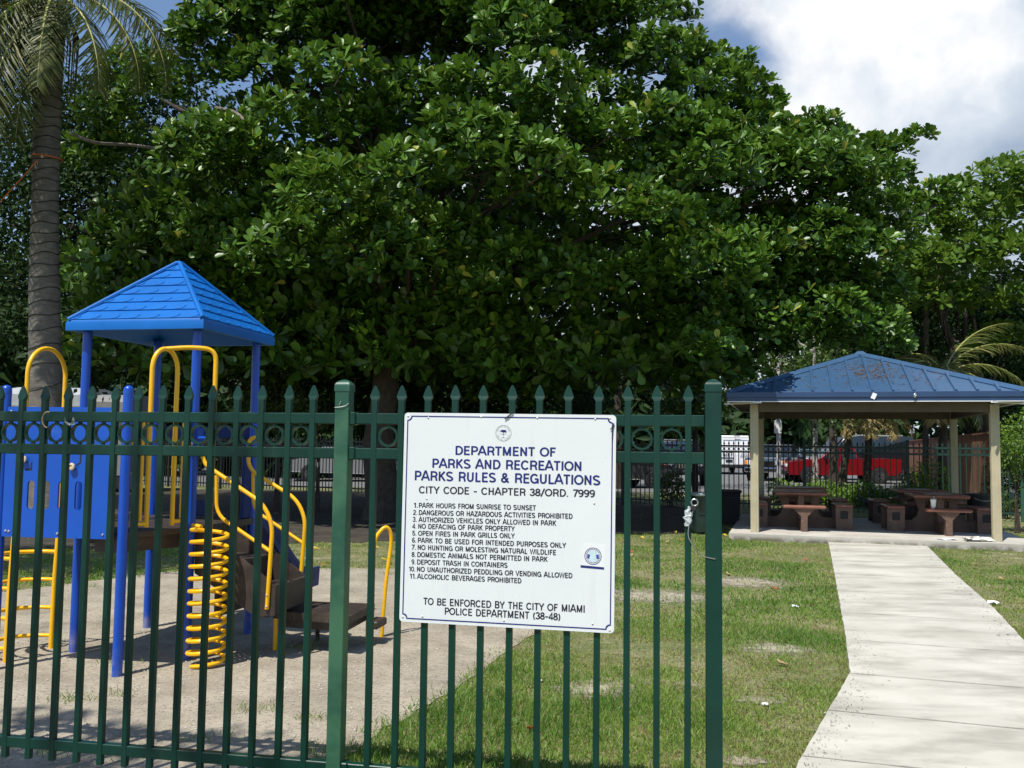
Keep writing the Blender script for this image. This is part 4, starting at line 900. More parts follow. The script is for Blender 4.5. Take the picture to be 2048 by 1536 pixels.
for i in secs:
    p = BA + BD*(i*SEC - .65); mt = M_FAR_LIT if i >= 3 else M_FAR_SHADED if i >= 1 else M_BLACK
    if mt.name not in src: o = src[mt.name] = back_section(mt); o.location = (p.x, p.y, 0)
    else: o = copy_tree(src[mt.name], loc=(p.x, p.y, 0))
    lab = {0: 'black picket section of the far fence in front of the white van', 1: 'green picket section of the far fence, shade in its paint, before the front of the red pickup', 2: 'green picket section of the far fence, shade in its paint, before the red pickup bed', 3: 'green picket section of the far fence, sunlight in its paint, before the brown wall'}.get(i, 'black picket section of the far fence in the shade under the big tree')
    if i == -1: lab = 'black picket section of the far fence in front of the jeep style car grille'
    if i == -2: lab = 'black picket section of the far fence in front of the dark parked sedan'
    o['label'] = lab

# brown board wall beyond
M_BOARD = layer(mat('board_brown', (.30, .125, .065), .85, var=.3, scale=3, bump=.2, bscale=40), (.11, .05, .03), .45, .6, 30, sx=1, sy=1, sz=.02, amount=.7)
wa, wb = Vector((12.5, 23.6)), Vector((21.3, 49)); wd = (wb-wa).normalized(); wl = (wb-wa).length
bw_ = thing('board_wall', 'tall brown board wall at the right beyond the far fence', 'wall', (wa.x, wa.y, 0), math.atan2(wd.y, wd.x))
b = MB(); x = 0
while x < wl: b.box((x+.073, random.uniform(-.003, .003), 1.03 + random.uniform(-.008, .008)), (.140, .02, 2.0)); x += .147
b.build('boards', M_BOARD, bw_, local=True)
b = MB(); b.box((wl/2, 0, 2.06), (wl, .07, .045)); b.build('top_cap', M_BOARD, bw_, local=True)
for k in range(0, int(wl/2.4)+1): b = MB(); b.box((k*2.4, -.05, 1.0), (.09, .07, 2.0)); b.build('post', M_BOARD, bw_, local=True)

# ------------------------------------------------------------------ vehicles in the parking lot
M_GLASS = mat('car_glass', (.012, .018, .022), .06, var=.1, spec=.8)
M_TYRE = mat('tyre', (.012, .012, .012), .8, var=.15); M_RIM = mat('rim_alloy', (.35, .36, .37), .35, metal=.8, var=.1)
M_HEAD = mat('lamp_clear', (.70, .72, .72), .12, var=.05); M_TAIL = mat('lamp_red', (.45, .012, .012), .2, var=.1); M_AMBER = mat('lamp_amber', (.75, .25, .02), .25, var=.1)
M_CHROME = mat('chrome', (.7, .7, .7), .12, metal=1., var=.05); M_TRIM = mat('black_trim', (.015, .015, .016), .5, var=.2)
def paint(name, c): return mat(name, c, .25, var=.05, scale=2, coat=.6)
def wheel(root, x, y, r, side_):
    K = Matrix.Rotation(-side_*math.pi/2, 3, 'X')
    b = MB(); b.lathe([(r*.6, -.10), (r*.94, -.10), (r, -.07), (r, .07), (r*.94, .10), (r*.62, .10)], 22, (x, y, r), K); w = b.build('wheel', M_TYRE, root, local=True)
    b = MB(); b.lathe([(.05, .075), (r*.58, .08), (r*.62, .10), (r*.66, .10)], 18, (x, y, r), K)
    for k in range(5): a = 2*math.pi*k/5; p = K @ Vector((math.cos(a)*r*.33, math.sin(a)*r*.33, .095)); b.box(Vector((x, y, r)) + p, (r*.16, .02, r*.5) if False else (.05, .02, .05))
    b.build('rim', M_RIM, w, local=True)
def vehicle(name, label, cat, loc, rz, body, cabin, wins, L, W, wb, wr, m, tumble=.10, group=None):
    """body/cabin: side outlines (x forward, z up); wins: list of (side window outlines)"""
    r = thing(name, label, cat, loc, rz, group); RX = Matrix.Rotation(math.pi/2, 4, 'X')
    b = MB(); arches = []
    bw = [(p[0], p[1]) for p in body]
    b.plate([bw], W, Matrix.Translation((0, W/2, 0)) @ RX); bo = b.build('body', m, r, local=True)
    bv = bo.modifiers.new('bev', 'BEVEL'); bv.width = .06; bv.segments = 3; bv.limit_method = 'ANGLE'
    zb, zt = min(p[1] for p in cabin), max(p[1] for p in cabin)
    b = MB(); n = len(cabin); yw = lambda z: W/2 - .03 - tumble*(z-zb)/(zt-zb)
    V = [(x, -yw(z), z) for x, z in cabin] + [(x, yw(z), z) for x, z in cabin]; tri = tessellate_polygon([[Vector((x, z, 0)) for x, z in cabin]])
    fs = []
    for (i, j, k) in tri:
        c_ = (Vector(cabin[j])-Vector(cabin[i])).cross(Vector(cabin[k])-Vector(cabin[i])); c_ = c_ if isinstance(c_, float) else c_.z
        if c_ < 0: i, j, k = k, j, i
        fs.append((i, j, k)); fs.append((k+n, j+n, i+n))
    fs += [(i, (i+1) % n, n+(i+1) % n, n+i)[::-1] for i in range(n)]
    b.add(V, fs); cb = b.build('cabin', m, r, local=True)
    bv = cb.modifiers.new('bev', 'BEVEL'); bv.width = .04; bv.segments = 2; bv.limit_method = 'ANGLE'
    for wn in wins:
        for s in (-1, 1):
            b = MB(); o = .014; V = [(x, s*(yw(z)+o), z) for x, z in wn] + [(x, s*(yw(z)-.01), z) for x, z in wn]; k = len(wn)
            b.add(V, [tuple(range(k)), tuple(range(2*k-1, k-1, -1))] + [(i, (i+1) % k, k+(i+1) % k, k+i) for i in range(k)]); b.build('window', M_GLASS, r, local=True)
    for x in (-wb/2, wb/2):
        for s in (-1, 1):
            wheel(r, x, s*(W/2-.055), wr, s)
            b = MB(); b.lathe([(.02, 0), (wr*1.16, 0), (wr*1.16, .012), (.02, .012)], 22, (x, s*(W/2+.004-(0 if s > 0 else 0)), wr*1.02), Matrix.Rotation(-s*math.pi/2, 3, 'X')); b.build('wheel_arch', M_TRIM, r, local=True)
    return r
def pbox(r, name, c, d, m, rot=None): return MB().box(c, d, rot, ch=min(d)*.25).build(name, m, r, local=True)
CARS = 'vehicles in the parking lot'
# red pickup, side on, facing left
rp = vehicle('pickup_truck', 'red pickup truck parked side on beyond the hedge', 'pickup truck', at(1676, 930, 43).xy.to_3d(), math.pi-.06,
    [(-2.6, .62), (-2.6, 1.12), (-2.55, 1.17), (.80, 1.12), (1.2, 1.12), (2.35, 1.0), (2.58, .92), (2.62, .55), (2.5, .38), (-2.4, .40)], [(-.75, 1.10), (1.15, 1.10), (.45, 1.66), (-.55, 1.68)], [[(-.60, 1.16), (.10, 1.16), (.10, 1.60), (-.45, 1.61)], [(.18, 1.16), (.95, 1.16), (.42, 1.60), (.18, 1.60)]], 5.2, 1.85, 3.2, .36, paint('paint_red', (.19, .004, .007)), group=CARS)
for s in (-1, 1): pbox(rp, 'headlight', (2.56, s*.70, .80), (.12, .34, .16), M_HEAD); pbox(rp, 'taillight', (-2.6, s*.84, .95), (.08, .14, .34), M_TAIL)
pbox(rp, 'bumper', (-2.68, 0, .55), (.14, 1.7, .18), M_CHROME); pbox(rp, 'bumper', (2.66, 0, .48), (.14, 1.75, .22), M_TRIM); pbox(rp, 'windshield', (.80, 0, 1.38), (.74, 1.42, .02), M_GLASS, Matrix.Rotation(R(39), 3, 'Y')); pbox(rp, 'side_mirror', (.85, .98, 1.2), (.12, .16, .15), M_TRIM); pbox(rp, 'side_mirror', (.85, -.98, 1.2), (.12, .16, .15), M_TRIM)
# big dark suv behind it
sv = vehicle('suv', 'large black suv parked behind the red pickup', 'suv', at(1708, 930, 47.5).xy.to_3d(), math.pi+.05,
    [(-2.75, .5), (-2.75, 1.20), (1.2, 1.25), (2.5, 1.12), (2.68, .95), (2.68, .45), (-2.65, .42)], [(-2.7, 1.18), (1.55, 1.2), (.80, 2.02), (-.2, 2.10), (-2.55, 2.06)], [[(.2, 1.30), (1.22, 1.30), (.70, 1.90), (.2, 1.92)], [(-.95, 1.30), (.05, 1.30), (.05, 1.94), (-.95, 1.96)], [(-2.5, 1.30), (-1.15, 1.30), (-1.15, 1.95), (-2.42, 1.94)]], 5.4, 2.0, 3.1, .40, paint('paint_black', (.012, .014, .020)), group=CARS)
sv.scale = (1.08, 1.08, 1.10)
pbox(sv, 'windshield', (1.21, 0, 1.62), (1.05, 1.5, .02), M_GLASS, Matrix.Rotation(R(48), 3, 'Y')); pbox(sv, 'roof_rack', (-.9, .72, 2.12), (2.4, .05, .05), M_CHROME); pbox(sv, 'roof_rack', (-.9, -.72, 2.12), (2.4, .05, .05), M_CHROME)
for s in (-1, 1): pbox(sv, 'headlight', (2.66, s*.78, .92), (.08, .34, .2), M_HEAD); pbox(sv, 'taillight', (-2.74, s*.88, 1.2), (.06, .16, .5), M_TAIL)
# dark pickup with an amber signal, nose towards the fence
dp = vehicle('pickup_truck', 'dark pickup nose on behind the left end of the red pickup, amber signal lamp', 'pickup truck', at(1552, 930, 46).xy.to_3d(), R(-118),
    [(-2.6, .6), (-2.6, 1.2), (.9, 1.2), (2.4, 1.12), (2.6, 1.0), (2.62, .5), (-2.5, .45)], [(-.8, 1.18), (1.1, 1.18), (.45, 1.78), (-.6, 1.80)], [[(-.65, 1.25), (.85, 1.25), (.40, 1.70), (-.5, 1.72)]], 5.2, 1.95, 3.3, .40, paint('paint_navy', (.020, .032, .045)), group=CARS)
pbox(dp, 'windshield', (.80, 0, 1.48), (.82, 1.5, .02), M_GLASS, Matrix.Rotation(R(43), 3, 'Y')); pbox(dp, 'grille', (2.63, 0, .86), (.05, 1.0, .28), M_CHROME); pbox(dp, 'bumper', (2.70, 0, .55), (.16, 1.9, .24), M_CHROME)
for s in (-1, 1): pbox(dp, 'headlight', (2.63, s*.68, .90), (.06, .30, .22), M_HEAD); pbox(dp, 'turn_signal', (2.60, s*.89, .90), (.10, .14, .22), M_AMBER)
# teal car further back
tcar = vehicle('parked_car', 'pale blue grey car with a roof rack far behind the dark pickup', 'car', at(1620, 925, 56).xy.to_3d(), R(-100),
    [(-2.1, .4), (-2.1, .95), (-1.9, 1.0), (1.0, 1.0), (2.0, .9), (2.15, .7), (2.15, .35)], [(-1.95, .98), (1.05, .98), (.4, 1.58), (-1.7, 1.58)], [[(-1.7, 1.05), (.75, 1.05), (.35, 1.5), (-1.6, 1.5)]], 4.3, 1.75, 2.6, .33, paint('paint_teal', (.12, .21, .22)), group=CARS)
pbox(tcar, 'windshield', (.75, 0, 1.28), (.82, 1.35, .02), M_GLASS, Matrix.Rotation(R(42), 3, 'Y')); b = MB(); b.tube(fillet([(-.6, -.55, 1.58), (-.6, -.55, 1.72), (-.6, .55, 1.72), (-.6, .55, 1.58)], .1), .025, 8); b.build('roof_rack', M_CHROME, tcar, local=True)
# white van seen from behind
vanp = at(1471, 940, 54); VW, VH = 1.84, 2.34
van = vehicle('delivery_van', 'white delivery van seen from behind through the far fence', 'van', (vanp.x, vanp.y+2.7, 0), math.pi/2,
    [(-2.7, .5), (-2.7, 1.15), (1.6, 1.15), (2.5, 1.0), (2.7, .6), (2.7, .4), (-2.6, .42)], [(-2.7, 1.14), (2.0, 1.14), (1.0, 2.25), (.7, VH), (-2.6, VH)], [], 5.4, VW, 3.2, .36, paint('paint_white', (.82, .83, .83)), tumble=.06, group=CARS)
pbox(van, 'door_seam', (-2.712, 0, 1.4), (.01, .012, 1.75), M_TRIM); pbox(van, 'roof_lip', (-2.70, 0, 2.21), (.03, 1.55, .02), M_TRIM); pbox(van, 'high_stop_lamp', (-2.712, -.1, 2.31), (.02, .36, .035), M_TRIM)
pbox(van, 'bumper', (-2.76, 0, .52), (.16, 1.84, .20), M_TRIM); pbox(van, 'number_plate', (-2.725, .38, .82), (.02, .42, .14), M_TRIM); pbox(van, 'door_strip', (-2.722, .48, 1.0), (.02, .72, .05), M_TRIM)
for s in (-1, 1): pbox(van, 'taillight', (-2.70, s*.88, 1.1), (.05, .07, .42), M_TAIL)
me, co = text('SIXT', M_TRIM, 1.5); x0, x1 = co[:, 0].min(), co[:, 0].max()
for v, (x, y, z) in zip(me.vertices, co): v.co = (-2.729-.0004*z, .78 - (x-x0)/(x1-x0)*.62, 1.10 + y*.22)
link('lettering', me, van)
b = MB()
for k in range(4): b.box((-2.722, -.52, 1.08 + .085*k), (.006, (.5, .42, .46, .36)[k], .022))
b.build('small_print', mat('print_grey', (.25, .26, .28), .6), van, local=True)
# jeep like car, nose on
jp = vehicle('parked_jeep', 'dark jeep style car with slotted grille facing the front fence', 'car', at(1376, 925, 37.5).xy.to_3d()+Vector((0, 2, 0)), R(-93),
    [(-2.0, .5), (-2.0, 1.15), (.5, 1.15), (1.9, 1.08), (1.95, .55), (-1.9, .5)], [(-1.95, 1.14), (.75, 1.14), (.45, 1.86), (-1.9, 1.90)], [[(-.3, 1.22), (.6, 1.22), (.38, 1.78), (-.3, 1.78)], [(-1.8, 1.22), (-.45, 1.22), (-.45, 1.80), (-1.75, 1.80)]], 4.0, 1.78, 2.5, .40, paint('paint_charcoal', (.018, .022, .030)), group=CARS)
pbox(jp, 'windshield', (.64, 0, 1.48), (.72, 1.45, .02), mat('windshield_blue', (.03, .045, .10), .08, var=.1), Matrix.Rotation(R(67), 3, 'Y')); pbox(jp, 'roof_bar', (.35, 0, 1.90), (.20, 1.4, .06), M_RIM)
for k in range(7): pbox(jp, 'grille_slot', (1.96, -.36+.12*k, .88), (.03, .06, .34), M_CHROME)
for s in (-1, 1):
    b = MB(); b.lathe([(.02, .0), (.13, .0), (.14, .03), (.12, .05), (.02, .06)], 18, (1.93, s*.62, .93), Matrix.Rotation(math.pi/2, 3, 'Y')); b.build('headlight', M_HEAD, jp, local=True); pbox(jp, 'turn_signal', (1.93, s*.82, .82), (.06, .12, .10), M_AMBER)
pbox(jp, 'bumper', (2.05, 0, .55), (.2, 1.7, .2), M_TRIM)
# dark sedan
sd = vehicle('parked_car', 'dark sedan parked in the shade to the right of the rules sign', 'car', at(1222, 925, 35).xy.to_3d(), R(20),
    [(-2.2, .4), (-2.25, .95), (-1.4, 1.0), (1.0, .98), (2.1, .86), (2.25, .6), (2.2, .35)], [(-1.6, .98), (1.15, .97), (.35, 1.42), (-.9, 1.43)], [[(-1.2, 1.04), (-.1, 1.04), (-.1, 1.37), (-.85, 1.37)], [(0, 1.04), (.85, 1.04), (.32, 1.37), (0, 1.37)]], 4.5, 1.8, 2.7, .33, paint('paint_grey', (.05, .052, .055)), group=CARS)
for s in (-1, 1): pbox(sd, 'headlight', (2.2, s*.7, .72), (.08, .3, .14), M_HEAD); pbox(sd, 'taillight', (-2.25, s*.68, .8), (.06, .34, .16), M_TAIL)
s2 = vehicle('parked_car', 'silver car parked in the shade behind the dapple painted fence post', 'car', at(690, 925, 38).xy.to_3d(), R(8),
    [(-2.2, .4), (-2.25, .95), (-1.4, 1.0), (1.0, .98), (2.1, .86), (2.25, .6), (2.2, .35)], [(-1.6, .98), (1.15, .97), (.35, 1.42), (-.9, 1.43)], [[(-1.2, 1.04), (-.1, 1.04), (-.1, 1.37), (-.85, 1.37)], [(0, 1.04), (.85, 1.04), (.32, 1.37), (0, 1.37)]], 4.5, 1.8, 2.7, .33, paint('paint_silver', (.22, .225, .23)), group=CARS)
for s in (-1, 1): pbox(s2, 'headlight', (2.2, s*.7, .72), (.08, .3, .14), M_HEAD); pbox(s2, 'taillight', (-2.25, s*.68, .8), (.06, .34, .16), M_TAIL)
# white trailers behind the playground
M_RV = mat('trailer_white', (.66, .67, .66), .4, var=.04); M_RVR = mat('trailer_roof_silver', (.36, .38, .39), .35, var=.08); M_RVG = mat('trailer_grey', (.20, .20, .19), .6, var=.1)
def trailer(name, label, px0, px1, Y, ztop, m, mr, letter=None):
    a, e = at(px0, 800, Y), at(px1, 800, Y); L = e.x-a.x; r = thing(name, label, 'trailer', (a.x, Y, 0), 0, 'trailers parked behind the playground')
    b = MB(); b.box((L/2, 1.1, (ztop-.55+.5)/2), (L, 2.2, ztop-.55-.5), ch=.03); b.build('body', m, r, local=True)
    b = MB(); prof = [(0, ztop-.56), (2.2, ztop-.56), (2.2, ztop-.2), (2.0, ztop-.04), (1.6, ztop), (.6, ztop), (.2, ztop-.06), (0, ztop-.24)]
    b.plate([prof], L-.02, Matrix.Translation((.01, 0, 0)) @ Matrix(((0, 0, 1, 0), (1, 0, 0, 0), (0, 1, 0, 0), (0, 0, 0, 1)))); rf = b.build('roof', mr, r, local=True)
    b = MB(); b.box((L/2, -.008, ztop-.57), (L, .02, .05)); b.build('roof_rail', M_RVR, rf, local=True)
    b = MB(); b.box((L*.62, -.012, ztop-1.0), (.8, .024, .5), ch=.01); b.build('window', M_GLASS, r, local=True)
    for x in (L*.35, L*.35+.8):
        b = MB(); b.lathe([(.1, -.1), (.30, -.1), (.34, -.06), (.34, .06), (.30, .1), (.1, .1)], 18, (x, .12, .34), Matrix.Rotation(math.pi/2, 3, 'X')); b.build('wheel', M_TYRE, r, local=True)
    if letter:
        me, co = text(letter, M_TRIM, 1.6); x0, x1 = co[:, 0].min(), co[:, 0].max()
        for v, (x, y, z) in zip(me.vertices, co): v.co = (L*.5 + (x-x0)/(x1-x0)*.26, -.004-.0004*z, ztop-.92 + y*.34)
        link('lettering', me, r)
    return r
trailer('trailer', 'white trailer with rounded silver roof behind the palm trunk', 14, 168, 27, 3.18, M_RV, M_RVR)
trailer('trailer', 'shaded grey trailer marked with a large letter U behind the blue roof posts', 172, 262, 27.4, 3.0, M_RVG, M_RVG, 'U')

# utility pole
up = at(1557, 860, 38); po = thing('utility_pole', 'pale utility pole with a small white notice beyond the parked cars', 'pole', (up.x, up.y, 0))
b = MB(); b.tube([(0, 0, 0), (.02, 0, 7.5)], [.10, .08], 12); b.build('pole_shaft', mat('pole_pale', (.45, .44, .42), .8, var=.2, scale=6), po, local=True)
b = MB(); b.box((-.06, -.11, 2.5), (.30, .02, .55), ch=.004); b.build('notice', M_WTRIM, po, local=True)

# ------------------------------------------------------------------ trees and plants
LF_AL = leafmat('almond_leaf', (.013, .046, .006), (.112, .232, .020), .40, .17, spec=.45, c2=(.34, .36, .055))
LF_AL2 = leafmat('almond_leaf_far', (.045, .110, .010), (.130, .220, .025), .45, .28, spec=.3)
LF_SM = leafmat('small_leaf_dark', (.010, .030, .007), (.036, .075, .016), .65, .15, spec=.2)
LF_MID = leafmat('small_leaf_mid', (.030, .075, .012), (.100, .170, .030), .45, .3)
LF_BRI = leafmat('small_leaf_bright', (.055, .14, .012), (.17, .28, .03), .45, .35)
def limb(b, p, d, L, r, depth, spread=.6, n=5, tips=None):
    pts = [Vector(p)]; d = Vector(d).normalized()
    for i in range(n):
        d = (d + Vector((random.gauss(0, .16), random.gauss(0, .16), random.gauss(.03, .12)))).normalized(); pts.append(pts[-1] + d*L/n)
    b.tube(pts, [r*(1-.55*i/n) for i in range(n+1)], 7 if r > .05 else 5, cap=False)
    if tips is not None: tips.append(pts[-1])
    if depth > 0:
        for k in range(3 if depth > 1 else 2):
            q = pts[random.randint(2, n)]; dd = (d + Vector((random.uniform(-1, 1), random.uniform(-1, 1), random.uniform(-.2, .8)))*spread*1.3).normalized(); limb(b, q, dd, L*random.uniform(.5, .75), r*.5, depth-1, spread, n, tips)
def rosettes(cen, up, nleaf, L, rscale=1.):
    """leaf whorls at twig ends: arrays for leaves()"""
    n = len(cen); up = up/np.linalg.norm(up, axis=1, keepdims=True)
    t = np.cross(up, np.array([.31, .95, .05])); t /= np.linalg.norm(t, axis=1, keepdims=True); s = np.cross(up, t)
    B, A, Nn, Ls, Ws, Rn = [], [], [], [], [], []
    for k in range(nleaf):
        a = 2*np.pi*(k*.382 + rng.random(n)*.12) + rng.random(n)*.3; el = np.radians(np.clip(72 - 82*k/nleaf + rng.normal(0, 12, n), -35, 85))
        h = t*np.cos(a)[:, None] + s*np.sin(a)[:, None]; ax = h*np.cos(el)[:, None] + up*np.sin(el)[:, None]
        nr = up*np.cos(el)[:, None] - h*np.sin(el)[:, None]
        B.append(cen + up*((nleaf-k)/nleaf*.05-.03) + h*.012); A.append(ax); Nn.append(nr + .15*rng.normal(size=(n, 3)))
        l = L*(.55 + .55*min(1, (k+1.5)/4))*rng.uniform(.75, 1.2, n)*rscale; Ls.append(l); Ws.append(l*rng.uniform(.8, 1.05, n)); Rn.append(np.clip(rng.normal(.75-.55*k/nleaf, .16, n) + .35*(rng.random(n) < .03), 0, 1))
    keep = rng.random(n*nleaf) > .10; cat = [np.concatenate(x)[keep] for x in (B, A, Nn, Ls, Ws, Rn)]; return cat

# --- the big almond tree
SIL = [(430, 55), (430, -260), (760, -420), (1120, -330), (1290, -60), (1345, 95), (1430, 150), (1520, 205), (1590, 250), (1660, 285), (1730, 330), (1800, 390), (1850, 440), (1800, 490), (1770, 560), (1790, 640), (1700, 690), (1560, 700), (1330, 760), (1100, 790), (760, 800), (600, 770), (560, 660), (470, 560), (360, 500), (290, 400), (150, 330), (165, 240), (260, 170), (340, 110)]
SP = np.array(SIL, float)
def edge_dist(x, y):
    d = 1e9
    for (a, b2) in zip(SP, np.roll(SP, -1, 0)):
        v = b2-a; t = np.clip(((x-a[0])*v[0]+(y-a[1])*v[1])/(v@v), 0, 1); q = a+v*t; d = min(d, math.hypot(x-q[0], y-q[1]))
    return d
tb = at(765, 800, 19.0); al = thing('almond_tree', 'huge broad tree with glossy whorled leaves filling the middle of the view', 'tree', (tb.x, 19.0, 0))
lobes = []
rr = random.Random(21)
y = -420
while y < 800:
    x = 130 + rr.uniform(0, 60)
    while x < 1860:
        px, py = x + rr.uniform(-45, 45), y + rr.uniform(-40, 40)
        if inside([px], [py], SIL)[0] and not (px < 345 and py > 330):
            e = edge_dist(px, py); dome = 1-math.sqrt(max(0, 1-(1-min(e, 420)/420)**2))
            Y = 14.6 + 4.2*dome + max(0, (420-py))/420*1.9 + rr.uniform(-.9, 1.5)
            if px > 1430: Y += min(1, (px-1430)/120)*4.3
            if py > 530 and px <= 1430: Y = max(Y, 15.2 + (py-530)/60*1.5)
            hole = 820 < px < 1290 and 560 < py < 800
            hole2 = 480 < px < 850 and 610 < py < 820
            hole3 = px < 380 and 250 < py < 560
            if not (rr.random() < (.88 if hole else .80 if hole2 else .5 if hole3 else .06 if px > 1180 and py < 420 else .27)): lobes.append((at(px, py, Y), rr.uniform(.55, .95)*(Y/15.5)**.3, px, py))
        x += 104
    y += 86
for (px, py, Y, r) in ((450, 60, 17.6, .95), (560, 10, 17.6, 1.0), (680, 40, 17.2, .95), (800, -10, 17.2, 1.0), (930, 20, 17.2, .95), (620, -80, 18, 1.1), (1060, 0, 17.4, 1.), (1180, 20, 17.4, 1.), (1790, 300, 20.6, 0.39), (1835, 275, 20.6, 0.30), (1745, 305, 20.4, 0.48), (1510, 185, 20, 0.48), (1530, 215, 20, 0.46), (1640, 262, 20.3, 0.57), (1300, 25, 17, 0.50), (1310, 110, 16.8, 0.60), (1440, 165, 16.5, 0.50), (1700, 330, 20.3, 0.57), (1840, 425, 20.2, 0.52), (1880, 395, 20.2, 0.46), (1780, 480, 19.9, 0.57), (1700, 480, 19.9, 0.69), (1240, 560, 15.6, 0.50), (1760, 690, 19.2, 0.57), (1420, 700, 15.6, 0.50), (300, 190, 17.5, 0.55), (215, 230, 17.6, 0.55), (385, 85, 17.4, 0.45)):
    lobes.append((at(px, py, Y), r, px, py))
for k in range(34):
    px, py = 450 + 47*(k % 17), (18 if k < 17 else 88) + 30*((k*7) % 3) - 40; lobes.append((at(px, py, 17.6 + .45*(k % 4)), .78, px, py))
for k, (px, py) in enumerate([(1370+70*i + 25*(j % 2), 215+75*j+36*i*.8) for j in range(6) for i in range(6)]):
    if inside([px], [py], SIL)[0] and not (1470 < px < 1560 and 400 < py < 480): lobes.append((at(px, py, 18.4 + .5*(k % 4)), .80, px, py))
ctr = np.array([tb.x, 19.5, 4.0]); Cn, Up = [], []
for (c, r, px, py) in lobes:
    n = int(88*r*r/.8)+6; d = unit(n*3); view = np.array([0, -1, .15]); w = d[:, 2]*.9 + (d @ view)*.65 + .25
    d = d[w > 0][:n]; n = len(d)
    pos = np.array(c) + d*r*np.array([1, .9, .72])*rng.uniform(.72, 1.08, (n, 1)); out = d*.55 + np.array([0, -.12, .85]) + .28*rng.normal(size=(n, 3))
    Cn.append(pos); Up.append(out)
front = np.concatenate(Cn); fup = np.concatenate(Up)
# inner and rear foliage of the same crown
m = 5200; th = rng.random(m)*2*np.pi; q = np.sqrt(rng.random(m))*.97
inner = np.stack([tb.x+.6 + 8.0*q*np.cos(th), 20.2 + 5.2*q*np.sin(th), 3.0 + rng.random(m)*7.2*np.sqrt(np.maximum(.05, 1-q*q))], 1); inner[:, 1] = np.maximum(inner[:, 1], 17.2)
iup = np.array([0, 0, .8]) + .6*rng.normal(size=(m, 3))
fa = rosettes(front, fup, 9, .195); ia = rosettes(inner, iup, 7, .29)
arr = [np.concatenate([a, b2]) for a, b2 in zip(fa, ia)]
leaves('crown', arr[0], arr[1], arr[2], arr[3], arr[4]*.92, arr[5], T_OBO, LF_AL, al)
b = MB(); base = Vector((tb.x, 19.0, 0))
b.tube(bez([base + Vector((0, 0, -.1)), base + Vector((.05, 0, .5)), base + Vector((-.05, -.1, 1.6)), base + Vector((.05, 0, 2.8)), base + Vector((0, .1, 5.0)), base + Vector((.1, .2, 8.0))], 6), [.42-.25*i/30 for i in range(31)], 14); trk = b.build('trunk', M_BARK, al)
big = [l for l in lobes if l[1] > .55 and l[3] < 520]; rr.shuffle(big)
for (c, r, px, py) in big[:46]:
    b = MB(); c = Vector(c); s = base + Vector((0, 0, max(1.9, min(6.5, c.z*.62)))); mid_ = s.lerp(c, .5) + Vector((rr.uniform(-.4, .4), rr.uniform(-.3, .3), rr.uniform(-.2, .5))); e = c + Vector((0, -.2, -.2))
    pts = bez([s, mid_, e], 6); b.tube(pts, [.10-.082*i/(len(pts)-1) for i in range(len(pts))], 6)
    for k in range(5): t = pts[rr.randint(6, len(pts)-1)]; d = Vector((rr.uniform(-1, 1), rr.uniform(-1, .2), rr.uniform(-.3, .8))).normalized()*rr.uniform(.5, 1.1); b.tube(bez([t, t+d*.5+Vector((0, 0, rr.uniform(-.12, .12))), t+d], 3), [.017-.0018*i for i in range(7)], 5)
    b.build('branch', M_BARK, al)
for P in (((1590, 480, 19.8), (1680, 480, 19.9), (1740, 455, 20), (1800, 455, 20.1), (1885, 400, 20.2)), ((1640, 330, 20.4), (1720, 318, 20.5), (1790, 305, 20.6), (1838, 278, 20.6)), ((140, 265, 16.6), (190, 285, 16.6), (260, 290, 16.8), (330, 300, 17.2), (400, 320, 17.6)), ((480, 300, 15.6), (490, 250, 15.6), (470, 225, 15.7), (430, 215, 15.7))):
    b = MB(); pts = bez([at(*p) for p in P], 6); b.tube(pts, .030, 6); b.build('branch', M_TWIG, al)

# --- other trees: each its own trunk and crown of small leaves
def small_tree(label, x, y, tr, blobs, m, n, ls, group='trees around the park', name='tree', lean=(0, 0), tm=None, wr=.55, droop=.2):
    r = thing(name, label, 'tree', (x, y, 0), 0, group); zc = max(bl[0][2] for bl in blobs)
    b = MB(); top = Vector((x+lean[0], y+lean[1], zc)); pts = bez([(x, y, -.1), (x+lean[0]*.3, y+lean[1]*.3, zc*.35), (x+lean[0]*.75, y+lean[1]*.75, zc*.7), tuple(top)], 5); b.tube(pts, [tr*(1-.7*i/(len(pts)-1)) for i in range(len(pts))], 9)
    for (c, rad) in blobs:
        c = Vector(c); k = rng.integers(6, 13); b.tube(bez([pts[k], pts[k].lerp(c, .5) + Vector((0, 0, .15)), c], 4), [tr*.4*(1-.8*i/8) for i in range(9)], 5)
        for _ in range(5): d = Vector(unit(1)[0])*min(rad)*.8; b.tube([c, c+d*.5, c+d], [.02, .012, .006], 4)
    b.build('trunk', tm or M_BARK, r)
    vol = np.array([bl[1][0]*bl[1][1]+bl[1][0]*bl[1][2] for bl in blobs]); cnt = (n*vol/vol.sum()).astype(int); P, D = [], []
    for (c, rad), k in zip(blobs, cnt):
        ncl = max(6, k//26); d = unit(ncl); cc = d*rng.uniform(.45, 1.0, (ncl, 1)); w = rng.integers(0, ncl, k); sp = rng.normal(size=(k, 3))*.17
        P.append(np.array(c) + (cc[w]+sp)*np.array(rad)); D.append(d[w]*.5)
    P = np.concatenate(P); D = np.concatenate(D); k = len(P); P[:, 2] = np.maximum(P[:, 2], .1)
    ax = D + .8*rng.normal(size=(k, 3)) + np.array([0, 0, -droop]); nr = D*.5 + np.array([0, -.1, .8]) + .55*rng.normal(size=(k, 3)); l = ls*rng.uniform(.6, 1.3, k)
    leaves('crown', P, ax, nr, l, l*wr*2, np.clip(rng.normal(.5, .25, k), 0, 1), T_LEAF, m, r); return r
def blob(px, py, Y, rx, ry, rz): p = at(px, py, Y); return ((p.x, p.y, p.z), (rx, ry, rz))
